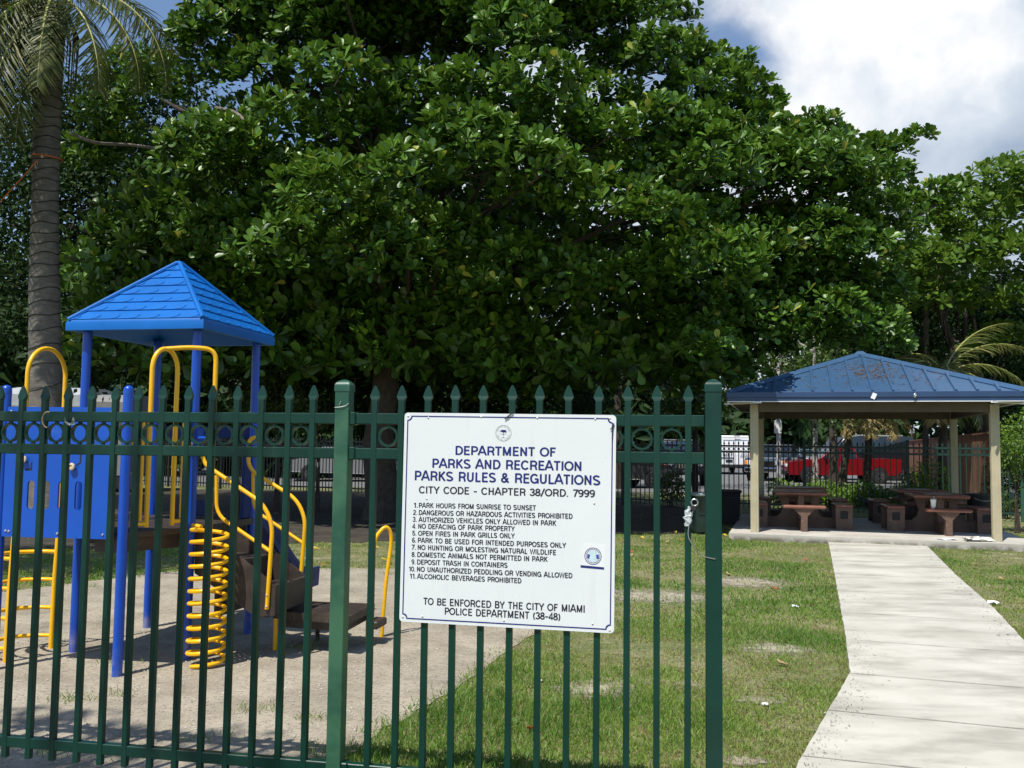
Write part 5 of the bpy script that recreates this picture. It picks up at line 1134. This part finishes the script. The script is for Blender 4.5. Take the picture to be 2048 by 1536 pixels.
small_tree('dark small leaved tree standing directly behind the palm trunk', -9.6, 20.5, .16, [blob(160, 420, 20.5, 1.7, 1.2, 1.5), blob(250, 560, 19.5, 1.5, 1.2, 1.3), blob(90, 600, 20, 1.6, 1.2, 1.4), blob(30, 450, 21, 1.8, 1.3, 1.8), blob(150, 270, 21.5, 1.9, 1.3, 1.5), blob(40, 300, 22, 1.8, 1.3, 1.6), blob(-60, 500, 22, 1.6, 1.3, 2.4), blob(250, 400, 21, 1.7, 1.3, 1.6),  blob(200, 700, 19.5, 1.3, 1., .9), blob(330, 470, 20.5, 1.4, 1.2, 1.5)], LF_SM, 30000, .15)
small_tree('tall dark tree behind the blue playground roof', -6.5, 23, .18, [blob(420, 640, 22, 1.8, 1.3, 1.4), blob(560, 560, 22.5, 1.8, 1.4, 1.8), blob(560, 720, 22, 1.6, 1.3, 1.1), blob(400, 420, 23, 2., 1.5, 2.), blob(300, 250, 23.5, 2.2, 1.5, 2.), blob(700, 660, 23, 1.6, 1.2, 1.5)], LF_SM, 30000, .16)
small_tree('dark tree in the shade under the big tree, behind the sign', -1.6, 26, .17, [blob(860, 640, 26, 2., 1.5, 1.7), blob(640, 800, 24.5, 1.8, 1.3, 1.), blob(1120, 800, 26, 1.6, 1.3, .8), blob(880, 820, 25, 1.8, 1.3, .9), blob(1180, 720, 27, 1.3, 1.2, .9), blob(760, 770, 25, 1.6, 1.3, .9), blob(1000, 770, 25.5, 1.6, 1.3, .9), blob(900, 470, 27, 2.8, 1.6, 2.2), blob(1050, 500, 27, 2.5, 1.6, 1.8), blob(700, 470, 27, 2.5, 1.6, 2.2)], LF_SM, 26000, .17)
small_tree('sunlit light green tree rising between the end post and the shelter', 5.2, 25.5, .10, [blob(1375, 720, 25.5, .85, .8, .9), blob(1400, 800, 25, .8, .7, .7), blob(1350, 830, 25, .8, .8, .6), blob(1450, 770, 25.5, .8, .8, .9), blob(1370, 620, 26, .7, .8, .8)], LF_MID, 5200, .15)
small_tree('slim tree with pale mottled trunk standing behind the shelter', 9.1, 27, .10, [blob(1560, 740, 27, 1.5, 1., 1.2), blob(1650, 800, 27, 1.4, 1., .8), blob(1500, 650, 27.5, 1.4, 1., 1.3), blob(1640, 680, 28, 1.5, 1.1, 1.3)], LF_MID, 6500, .14, tm=layer(mat('bark_pale', (.42, .40, .36), .85, var=.2, scale=7), (.05, .045, .04), .50, .56, 7, amount=.95))
small_tree('dark leaning tree behind the shelter in front of the black suv', 10.9, 30, .15, [blob(1740, 700, 29.5, 1.9, 1.3, 1.4), blob(1780, 620, 30, 2., 1.3, 1.6), blob(1830, 740, 29, 1.5, 1.2, 1.2)], LF_SM, 11000, .17, lean=(1.2, 0))
small_tree('leafy tree at the right behind the small palms', 15.2, 30, .16, [blob(1960, 800, 30, 1.7, 1.3, 1.6), blob(2040, 700, 30, 2.0, 1.5, 2.), blob(1990, 620, 31, 2., 1.4, 1.6), blob(1850, 610, 32, 1.6, 1.3, 1.8)], LF_SM, 15000, .18)
small_tree('tall tree over the parking lot behind the shelter roof', 12.5, 35, .2, [((9.5, 35, 6.2), (3., 2.5, 1.6)), ((13.5, 35.5, 6.6), (3.2, 2.5, 1.7)), ((17, 35, 6.0), (2.6, 2.3, 1.6))], LF_SM, 6000, .2)
small_tree('tall tree over the parking lot between the sign and the shelter', 4.0, 34, .2, [((1.5, 34, 5.6), (2.8, 2.3, 1.3)), ((5.2, 34.5, 5.8), (2.2, 2.2, 1.2)), ((-1.5, 33.5, 5.6), (2.4, 2.2, 1.4))], LF_SM, 6500, .2)
small_tree('leafy tree outside the left edge that shades the grass behind the playground', -8.2, 8.2, .14, [((-7.6, 8.5, 7.2), (1.5, 1.2, .8)), ((-6.7, 9.6, 7.3), (1.2, 1.1, .7)), ((-8.6, 9.4, 7.0), (1.3, 1.2, .8))], LF_MID, 7000, .16)
small_tree('street tree standing behind the viewer whose leaves dapple the front fence', -5.2, -2.2, .16, [((-4.3, 1.0, 8.0), (.9, .42, .35)), ((-3.55, .85, 8.0), (.6, .40, .35)), ((-5.2, 1.2, 8.1), (.9, .5, .4)), ((-5.4, -1.5, 8.6), (2.0, 1.6, 1.1))], LF_MID, 2700, .15)
# the bright green broad tree at the right edge: whorled leaves again
rt = thing('almond_tree', 'bright green broad tree at the right edge of the view', 'tree', (14.5, 27, 0))
Cn, Up = [], []
for (px, py, Y, r) in ((1990, 370, 25, 1.0), (1950, 430, 25, 1.1), (2050, 400, 25, 1.4), (1880, 470, 25.5, .9), (1830, 520, 25.5, .8), (1900, 540, 25, 1.1), (1980, 510, 24.6, 1.2), (2060, 520, 25, 1.3), (1800, 570, 26, .9), (1870, 610, 25.5, 1.), (1960, 600, 25.2, 1.1), (2050, 620, 25, 1.3), (2110, 380, 26, 1.5), (1930, 385, 25.4, .6), (2010, 340, 25.5, .6), (1840, 450, 25.5, .6), (2140, 560, 26, 1.5), (2000, 450, 28, 1.8), (1900, 520, 28, 1.8), (2080, 460, 28.5, 2.), (2020, 690, 26, 1.1)):
    c = np.array(at(px, py, Y)); n = int(34*r*r)+8; d = unit(n); d[:, 2] = np.abs(d[:, 2])*.9 - .15
    Cn.append(c + d*r*np.array([1, .9, .75])*rng.uniform(.7, 1.06, (n, 1))); Up.append(d*.5 + np.array([0, -.1, .85]) + .3*rng.normal(size=(n, 3)))
ra = rosettes(np.concatenate(Cn), np.concatenate(Up), 8, .24); leaves('crown', ra[0], ra[1], ra[2], ra[3], ra[4], ra[5], T_OBO, LF_AL2, rt)
b = MB(); limb(b, (14.5, 27, -.1), (0, 0, 1), 5, .26, 3); b.build('trunk', M_BARK, rt)
# far tree line closing the view behind the parking lot
def treeline(n, x0, x1, y, hf, s0, s1, zp):
    X = rng.uniform(x0, x1, n); Z = rng.random(n)**zp*hf(X); P = np.stack([X, y + np.sin(X*.9 + Z*.7)*1.6 + rng.normal(0, 1.3, n), Z], 1); P[:, 2] += rng.normal(0, .5, n)
    return tag(leaves('far_treeline', P, unit(n), np.array([0, -.5, .6]) + .5*rng.normal(size=(n, 3)), rng.uniform(s0, s1, n), rng.uniform(s0, s1, n)*.75, rng.random(n)*.7, T_LEAF, LF_SM), kind='stuff')
treeline(52000, -70, 85, 76, lambda X: 9.5 + 2.5*np.sin(X*.21) + 1.6*np.sin(X*.53+1) - 2.6*np.exp(-((X-10)/7)**2) + np.where(X < -4, 5, 0) + np.where(X > 26, 6, 0), .8, 1.9, .8)
treeline(20000, -36, -4.5, 43, lambda X: 8.5 + 1.2*np.sin(X*.6), .6, 1.2, .9)

# shrubs and hedge
def shrub(name, label, cat, blobs, m, n, ls, wr=.5, group=None, flowers=0):
    c0 = blobs[0][0]; r = thing(name, label, cat, (c0[0], c0[1], 0), 0, group); P, D = [], []
    vol = np.array([bl[1][0]*bl[1][2]+.3 for bl in blobs]); cnt = (n*vol/vol.sum()).astype(int); b = MB()
    for (c, rad), k in zip(blobs, cnt):
        d = unit(k); P.append(np.array(c) + d*np.array(rad)*rng.uniform(.55, 1.04, (k, 1))); D.append(d)
        for _ in range(7): q = Vector(c) + Vector(unit(1)[0]*np.array(rad)*.8); b.tube([(c[0]+random.uniform(-.1, .1), c[1], 0), (c[0], c[1], max(.05, c[2]*.5)), q], [.015, .012, .005], 5)
    P = np.concatenate(P); D = np.concatenate(D); k = len(P); P[:, 2] = np.maximum(P[:, 2], .04); l = ls*rng.uniform(.6, 1.3, k)
    b.build('stem', M_BARK, r)
    leaves('foliage', P, D*.6 + .7*rng.normal(size=(k, 3)), D*.5 + np.array([0, -.1, .8]) + .5*rng.normal(size=(k, 3)), l, l*wr*2, np.clip(rng.normal(.5, .25, k), 0, 1), T_LEAF, m, r)
    if flowers:
        i = rng.integers(0, k, flowers); i = i[np.argsort(P[i, 1])]; leaves('flower', P[i]+np.array([0, -.06, 0]), np.array([0, -.6, .3])+.4*rng.normal(size=(flowers, 3)), np.array([0, -1, .4])+.3*rng.normal(size=(flowers, 3)), np.full(flowers, .10), np.full(flowers, .09), rng.random(flowers), T_LEAF, leafmat('flower_red', (.45, .03, .03), (.6, .10, .06), .5, .3), r)
    return r
hp = []
for px in range(1555, 1885, 14):
    Y = 25.6 - (px-1600)*.0060; p = at(px, 985, Y); h = .62 + .12*math.sin(px*.07); hp.append(((p.x, p.y, h*.52), (.30, .42, h*.52)))
shrub('hedge', 'low clipped green hedge running behind the far fence', 'hedge', hp, LF_BRI, 9500, .085, .55)
shrub('shrub', 'small sunlit shrub in front of the jeep style car', 'shrub', [((at(1342, 970, 24.6).x, 24.6, .50), (.40, .35, .42))], LF_MID, 900, .10, group='single shrubs')
shrub('shrub', 'green shrub with a few red flowers in front of the brown board wall', 'shrub', [((at(1862, 950, 22.6).x, 22.6, .72), (.62, .45, .62)), ((at(1835, 965, 22.7).x, 22.7, .55), (.45, .4, .5))], LF_BRI, 1500, .13, .35, 'single shrubs', 14)
shrub('shrub', 'tall bright green feathery shrub at the right edge beside the shelter', 'shrub', [blob(2050, 875, 17.5, .62, .6, .42), blob(2110, 850, 17.7, .7, .6, .6), blob(2030, 905, 17.6, .4, .4, .35), blob(2080, 930, 17.6, .6, .6, .5)], LF_BRI, 5200, .085, .32, 'single shrubs')
shrub('vine_hedge', 'dark vine covered hedge at the right edge behind the shelter', 'hedge', [blob(2030, 985, 22.5, .75, .7, .55), blob(2060, 940, 22.5, .9, .8, .8), blob(2130, 960, 22, 1.1, .8, 1.1), blob(2015, 930, 23, .55, .6, .8), blob(2180, 940, 21, 1.2, .8, 1.3)], LF_SM, 5200, .10)
shrub('ground_fern', 'clump of ragged leaves growing at the foot of the vine hedge', 'plant', [blob(2000, 1003, 21.6, .22, .2, .22), blob(2012, 1010, 21.3, .2, .2, .18)], LF_MID, 260, .14, .2)
shrub('bush', 'shaded leafy bush showing below the big tree beyond the play stairs', 'bush', [blob(560, 800, 20.5, .9, .8, .7), blob(640, 830, 20.8, 1., .8, .6), blob(480, 830, 20.5, .9, .7, .6)], LF_MID, 2200, .10)

# palms
M_PTR = layer(mat('palm_trunk', (.16, .142, .120), .9, var=.25, scale=5, bump=.3, bscale=30), (.10, .09, .075), .45, .62, 4, sz=9, amount=.7)
M_RACH = mat('palm_rachis', (.30, .30, .08), .5, var=.2, scale=4)
LF_PALM = leafmat('palm_leaflet', (.045, .068, .012), (.125, .140, .032), .48, .22, spec=.25, c2=(.30, .25, .10))
LF_DEAD = leafmat('palm_leaflet_dry', (.25, .18, .06), (.48, .38, .14), .6, .3)
T_STRIP = (np.array([(-.5, 0, 0), (.5, 0, 0), (.42, .35, .03), (-.42, .35, .03), (.30, .7, -.06), (-.30, .7, -.06), (0, 1, -.2)]), [(0, 1, 2, 3), (3, 2, 4, 5), (5, 4, 6)])
def frond(root, c, az, e0, e1, L, ll, m, nl=64, sag=.45, lw=.03):
    n = 26; p = Vector(c); h = Vector((math.sin(az), math.cos(az), 0)); pts = [p.copy()]; tgs = []
    for i in range(n):
        e = R(e0 + (e1-e0)*(i/n)**.8); t = h*math.cos(e) + Vector((0, 0, math.sin(e))); p = p + t*(L/n); pts.append(p.copy()); tgs.append(t)
    tgs.append(tgs[-1]); b = MB(); b.tube(pts, [.032*(1-.88*i/n) for i in range(n+1)], 6); f = b.build('frond', M_RACH, root)
    B, A, Nn, Ls = [], [], [], []
    for s in (-1, 1):
        for k in range(nl):
            u = .10 + .9*(k+random.random()*.7)/nl; i = min(n-1, int(u*n)); fr = u*n-i; q = pts[i].lerp(pts[min(i+1, n)], fr); t = tgs[i]; sd = t.cross(Vector((0, 0, 1)))
            sd = sd.normalized() if sd.length > .05 else Vector((h.y, -h.x, 0)); ups = sd.cross(t)
            a = sd*s*random.uniform(.75, 1.0) + t*random.uniform(.45, .75) + Vector((0, 0, -sag*random.uniform(.6, 1.5))) + ups*.12
            B.append(q); A.append(a); Nn.append(ups + Vector((random.gauss(0, .2), random.gauss(0, .2), .1))); Ls.append(ll*(math.sin(math.pi*(.12+.82*u))**.7)*random.uniform(.85, 1.1))
    Ls = np.array(Ls); leaves('leaflets', np.array(B), np.array(A), np.array(Nn), Ls, np.full(len(Ls), lw), np.clip(rng.normal(.45, .25, len(Ls)), 0, 1), T_STRIP, m, f); return f
PY = 15.2; pb = at(94, 900, PY); palm = thing('palm_tree', 'tall palm with ringed grey trunk wound with a string of lights, left of the view', 'palm tree', (pb.x, PY, 0))
tp = [at(95, 1070, PY), at(91, 740, PY), at(89, 560, PY), at(90, 430, PY), at(93, 300, PY), at(97, 180, PY), at(102, 90, PY), at(106, 20, PY)]; tp[0].z = 0
cl = bez(tp, 8); nr_ = len(cl); b = MB(); rad = []
for i, p in enumerate(cl): z = p.z; rad.append((.30 - .085*min(1, z/6)) + .035*max(0, 1-z/.7) + .006*math.sin(z*46))
b.tube(cl, rad, 18); trunk = b.build('trunk', M_PTR, palm)
def along(t): i = min(nr_-2, int(t*(nr_-1))); f = t*(nr_-1)-i; return cl[i].lerp(cl[i+1], f), rad[i]
b = MB(); wp = []
for k in range(620):
    t = .06 + .76*k/619; p, r_ = along(t); a = k*.33; wp.append(p + Vector((math.cos(a), math.sin(a), 0))*(r_+.007) + Vector((0, 0, .02*math.sin(k*.9))))
b.tube(wp, .007, 5); b.build('light_string', M_DARK, palm)
# fibrous skirt under the crown
crown = cl[-1] + Vector((0, 0, .25)); b = MB()
for k in range(26): a = random.uniform(0, 6.28); p = crown + Vector((math.cos(a)*.2, math.sin(a)*.2, -.2)); b.tube([p, p + Vector((math.cos(a)*.22, math.sin(a)*.22, -.5)), p + Vector((math.cos(a)*.2, math.sin(a)*.2, -random.uniform(.9, 1.9)))], [.03, .02, .005], 5)
b.build('leaf_sheath', mat('palm_fibre', (.13, .085, .045), .9, var=.35, scale=20), palm)
for (az, e0, e1, L) in ((184, -40, -89, 4.3), (200, -52, -89, 4.6), (192, -25, -89, 4.1), (216, -45, -89, 4.8), (234, -30, -89, 4.8), (252, -15, -89, 4.8), (225, -62, -89, 4.4), (262, -40, -89, 4.7), (175, -50, -89, 3.2), (268, 15, -88, 3.8), (240, -30, -89, 3.0), (284, 15, -87, 3.9), (222, 38, -86, 4.0), (205, 30, -88, 3.6), (258, 45, -80, 4.2), (108, 5, -89, 2.9), (98, 20, -89, 3.2), (120, -15, -89, 2.6), (160, -30, -89, 2.4), (20, 55, -50, 3.6), (330, 50, -60, 3.6), (300, 10, -86, 4.0), (270, 55, -60, 4.), (176, 62, -50, 3.4)):
    frond(palm, crown, R(az + random.uniform(-4, 4)), e0, e1, L, .72, LF_PALM, 70, .55)
b = MB(); sp_, r_ = at(94, 318, PY), .245
b.tube([at(94, 318, PY) + Vector((r_*math.cos(t), r_*math.sin(t), .012*math.sin(t*2))) for t in np.linspace(0, 2*math.pi, 26, endpoint=False)], .013, 6, closed=True); b.tube([at(75, 320, PY-.22), at(40, 360, PY-.7), at(-60, 470, PY-1.6)], .011, 6)
tag(b.build('orange_strap', mat('strap_orange', (.62, .17, .03), .6, var=.15)), 'orange strap tied round the palm trunk and pulled off to the left', 'strap')
def small_palm(label, px, Y, zc, specs, ll=.5, tr=.11, m=None, name='small_palm'):
    q = at(px, 800, Y); r = thing(name, label, 'palm tree', (q.x, Y, 0), 0, 'small palms behind the shelter'); b = MB(); pts = bez([(q.x-.1, Y, -.05), (q.x, Y, zc*.5), (q.x+.05, Y, zc)], 14)
    b.tube(pts, [tr*(1-.25*i/28) + .012*(i % 2) for i in range(len(pts))], 10); b.build('trunk', M_BARK, r); c = Vector((q.x+.05, Y, zc))
    for (az, e0, e1, L, mm) in specs: frond(r, c, R(az), e0, e1, L, ll, mm, 46, .40, .035)
    return r
small_palm('small palm with arching yellow green fronds above the shelter roof', 1884, 22.6, 3.45, [(95, 66, -28, 2.6, LF_PALM), (110, 45, -58, 2.2, LF_PALM), (75, 72, 5, 2.6, LF_PALM), (250, 60, -50, 1.6, LF_PALM), (200, 50, -70, 1.8, LF_PALM), (150, 30, -80, 1.7, LF_PALM), (300, 60, -40, 2., LF_PALM), (350, 60, -20, 2.2, LF_PALM), (225, -30, -88, 1.4, LF_DEAD), (135, -20, -88, 1.6, LF_PALM), (180, -35, -88, 1.4, LF_PALM)], .62)
small_palm('taller slim palm farther behind the shelter, fronds against the bright tree', 1852, 28, 6.4, [(a, 60-18*(k % 3), -35-15*(k % 2), 2.1, LF_PALM) for k, a in enumerate(range(0, 360, 36))], .5, .09)
small_palm('stubby palm with drooping dry yellow fronds behind the shelter', 1735, 30, 3.0, [(200, 10, -85, 1.7, LF_DEAD), (160, 5, -85, 1.7, LF_DEAD), (130, 20, -80, 1.9, LF_DEAD), (235, 15, -85, 1.8, LF_DEAD), (100, 50, -60, 1.9, LF_PALM), (270, 50, -60, 1.9, LF_PALM), (20, 60, -40, 2., LF_PALM)], .6, .13)

# ------------------------------------------------------------------ grass, fallen leaves and litter
LF_GR = leafmat('grass_blade', (.085, .19, .018), (.26, .35, .060), .55, .30, c2=(.24, .19, .08))
pp = [(p.x, p.y) for p in path_poly]; spoly = [(p.x, p.y) for p in sand_poly]; bare_all = bare; slabp = [tuple(pav(u, v).xy) for u, v in ((-.42, -.42), (PS+.55, -.42), (PS+.55, PS+.45), (-.42, PS+.45))]
def blades(n, x0, x1, y0, y1, h0, h1, w, power=1.0, seed=1):
    g = np.random.default_rng(seed); Y = y0 + (y1-y0)*g.random(n)**power; half = .78*Y + 1.0; X = np.clip(g.uniform(-1, 1, n)*half, x0, x1)
    d = vnoise(X, Y, 1.3, 3)*.45 + vnoise(X, Y, .42, 4)*.33 + vnoise(X, Y, .13, 5)*.22; k = (d + g.normal(0, .07, n)) > .305
    k &= ~inside(X, Y, pp) & ~inside(X + g.normal(0, .07, n), Y + g.normal(0, .07, n) + .22*(vnoise(X, Y, .35, 6)-.45), spoly) & ~inside(X, Y, slabp); k &= ~(inside(X, Y, shade_poly) & (g.random(n) < .985))
    for bp_ in bare_all: k &= ~(inside(X + g.normal(0, .14, n), Y + g.normal(0, .14, n), bp_) & (g.random(n) < .72))
    X, Y, d = X[k], Y[k], d[k]; n = len(X)
    ax = np.stack([g.normal(0, .55, n), g.normal(0, .55, n), np.ones(n)], 1); nr = np.stack([g.normal(0, 1, n), g.normal(0, 1, n), np.full(n, .2)], 1); L = g.uniform(h0, h1, n)*(.55+.9*np.clip((d-.40)*2.5, 0, 1))
    rn = np.clip(.62 - (d-.43)*1.9 + g.normal(0, .20, n) + .35*(vnoise(X, Y, 1.7, 9)-.5), 0, .9); rn[g.random(n) < np.where(d < .46, .45, .06)] = 1
    return np.stack([X, Y, np.zeros(n)], 1), ax, nr, L, np.full(n, w)*g.uniform(.7, 1.3, n), rn
parts_ = [blades(300000, -1.6, 7.5, 3.4, 8.2, .020, .062, .0058, 1.15, 1), blades(250000, -9, 14, 8.2, 17.5, .022, .050, .010, 1.0, 2), blades(30000, -14, 15, 17, 30, .03, .07, .022, 1., 3)]
ga = [np.concatenate(x) for x in zip(*parts_)]
tag(leaves('grass', *ga, (np.array([(-.5, 0, 0), (.5, 0, 0), (.3, .6, .06), (-.3, .6, .06), (0, 1, .22)]), [(0, 1, 2, 3), (3, 2, 4)]), LF_GR), kind='stuff')
# tufts on the sand and along the fence foot
g2 = np.random.default_rng(8); tuft = [ground(130, 1400), ground(150, 1405), ground(230, 1392), ground(280, 1510), ground(90, 1508), ground(620, 1440), ground(520, 1420), ground(640, 1500), ground(655, 1515), ground(660, 1285), ground(780, 1150), ground(180, 1175), ground(230, 1330), ground(600, 1300), ground(410, 1480)]
n = 900; w = g2.integers(0, len(tuft), n); P = np.array([tuft[i] for i in w]) + g2.normal(0, .05, (n, 3))*np.array([1.6, 1, 0]); P[:, 2] = .004
tag(leaves('grass_tufts', P, np.stack([g2.normal(0, .6, n), g2.normal(0, .6, n), np.ones(n)], 1), g2.normal(size=(n, 3)), g2.uniform(.015, .06, n), np.full(n, .005), g2.uniform(.2, 1, n), T_LEAF, LF_GR), kind='stuff')
# gravel grains in the sand
n = 11000; Y = 3.6 + 8*g2.random(n)**1.3; X = g2.uniform(-.62, .1, n)*(Y+.5); k = inside(X, Y, spoly); X, Y = X[k], Y[k]; n = len(X); b = MB(); V = np.zeros((n, 6, 3)); s = g2.uniform(.003, .011, n)
for j, o in enumerate(((1, 0, 0), (-1, 0, 0), (0, 1, 0), (0, -1, 0), (0, 0, .8), (0, 0, -.3))): V[:, j] = np.stack([X, Y, np.full(n, .008)], 1) + np.array(o)*s[:, None]*g2.uniform(.6, 1.2, (n, 1))
me = bpy.data.meshes.new('gravel'); F8 = [(0, 2, 4), (2, 1, 4), (1, 3, 4), (3, 0, 4)]; me.from_pydata([tuple(p) for p in V.reshape(-1, 3)], [], [tuple(i*6+q for q in f) for i in range(n) for f in F8]); me.materials.append(mat('gravel_grain', (.20, .17, .13), .9, scale=3, col2=(.52, .48, .41), ramp=(.3, .7))); me.update(); tag(link('gravel', me), kind='stuff')
# fallen almond leaves and scraps lying about
LY = [leafmat('fallen_leaf_yellow', (.62, .46, .06), (.62, .46, .06), .5, .2), leafmat('fallen_leaf_rust', (.30, .07, .02), (.30, .07, .02), .6, .1), leafmat('fallen_leaf_tan', (.36, .25, .12), (.36, .25, .12), .7, .1)]
tv, tf = T_OBO
for i, (x, y, k) in enumerate(((640, 1098, 0), (556, 1077, 0), (690, 1090, 0), (652, 1128, 0), (700, 1100, 0), (760, 1096, 0), (785, 1108, 0), (1245, 1080, 0), (1262, 1092, 0), (1290, 1077, 0), (1352, 1066, 0), (1357, 1079, 0), (1452, 1063, 0), (1455, 1072, 0), (1478, 1075, 0), (1265, 1105, 1), (1262, 1112, 2), (1617, 1122, 1), (1302, 1115, 1), (1555, 1180, 1), (1055, 1452, 1), (1350, 1252, 2), (1465, 1150, 2), (780, 1120, 0), (1330, 1085, 2), (1700, 1085, 2), (1210, 1390, 2), (1580, 1330, 2), (1960, 1130, 2), (2010, 1160, 2))):
    p = ground(x, y, .02); me = bpy.data.meshes.new('fallen_leaf'); s = .13 if k == 0 else .10
    a = random.uniform(0, 6.28); ca, sa = math.cos(a), math.sin(a); me.from_pydata([((vx*.8*ca - vy*sa)*s, (vx*.8*sa + vy*ca)*s, (vz*1.8+.02)*s + .02*(vy > .9)) for vx, vy, vz in tv], [], tf)
    me.attributes.new('rnd', 'FLOAT', 'POINT'); me.materials.append(LY[k]); me.update(); o = link('fallen_leaf', me); o.location = p
    tag(o, ('yellow fallen leaf lying on the grass near the shade of the big tree', 'rust red fallen leaf lying on the sunny lawn', 'dry tan fallen leaf lying on the sunny lawn')[k], 'leaf', ('yellow fallen leaves on the lawn', 'rust red fallen leaves on the lawn', 'dry tan fallen leaves on the lawn')[k])
for i, (x, y, d, lab) in enumerate(((1985, 1208, (.16, .10, .06), 'crumpled white tissue on the grass right of the path'), (1588, 1213, (.08, .06, .03), 'small white paper scrap on the lawn halfway along the path'), (1658, 1428, (.05, .04, .02), 'tiny white paper scrap at the bend of the path edge'), (1080, 1362, (.04, .03, .02), 'tiny white scrap on the lawn below the rules sign'), (1530, 1409, (.05, .04, .02), 'small white pebble like scrap on the bare patch beside the path'))):
    p = ground(x, y, .012); crumple('paper_scrap', p, d, M_WTRIM, lab, 'litter', 20+i, n=6)

# dirt and leaf crumbs gathered along the path and slab edges
n = 1500; g3 = np.random.default_rng(31); P = []
for P0, sg in ((pl, 1), (prr, -1)):
    for _ in range(n//2):
        k = g3.integers(0, len(P0)-1); q = P0[k].lerp(P0[k+1], g3.random()); P.append((q.x + sg*abs(g3.normal(0, .10)) + .02*sg, q.y, .041))
P = np.array(P); n = len(P)
tag(leaves('path_debris', P, np.concatenate([g3.normal(size=(n, 2)), np.zeros((n, 1))], 1), np.tile([0, 0, 1.], (n, 1)) + .2*g3.normal(size=(n, 3)), g3.uniform(.008, .035, n)*(.5+.7*(g3.random(n) < .2)), g3.uniform(.005, .014, n), g3.random(n), T_LEAF, leafmat('debris', (.05, .04, .03), (.16, .12, .07), .9, .0)), kind='stuff')
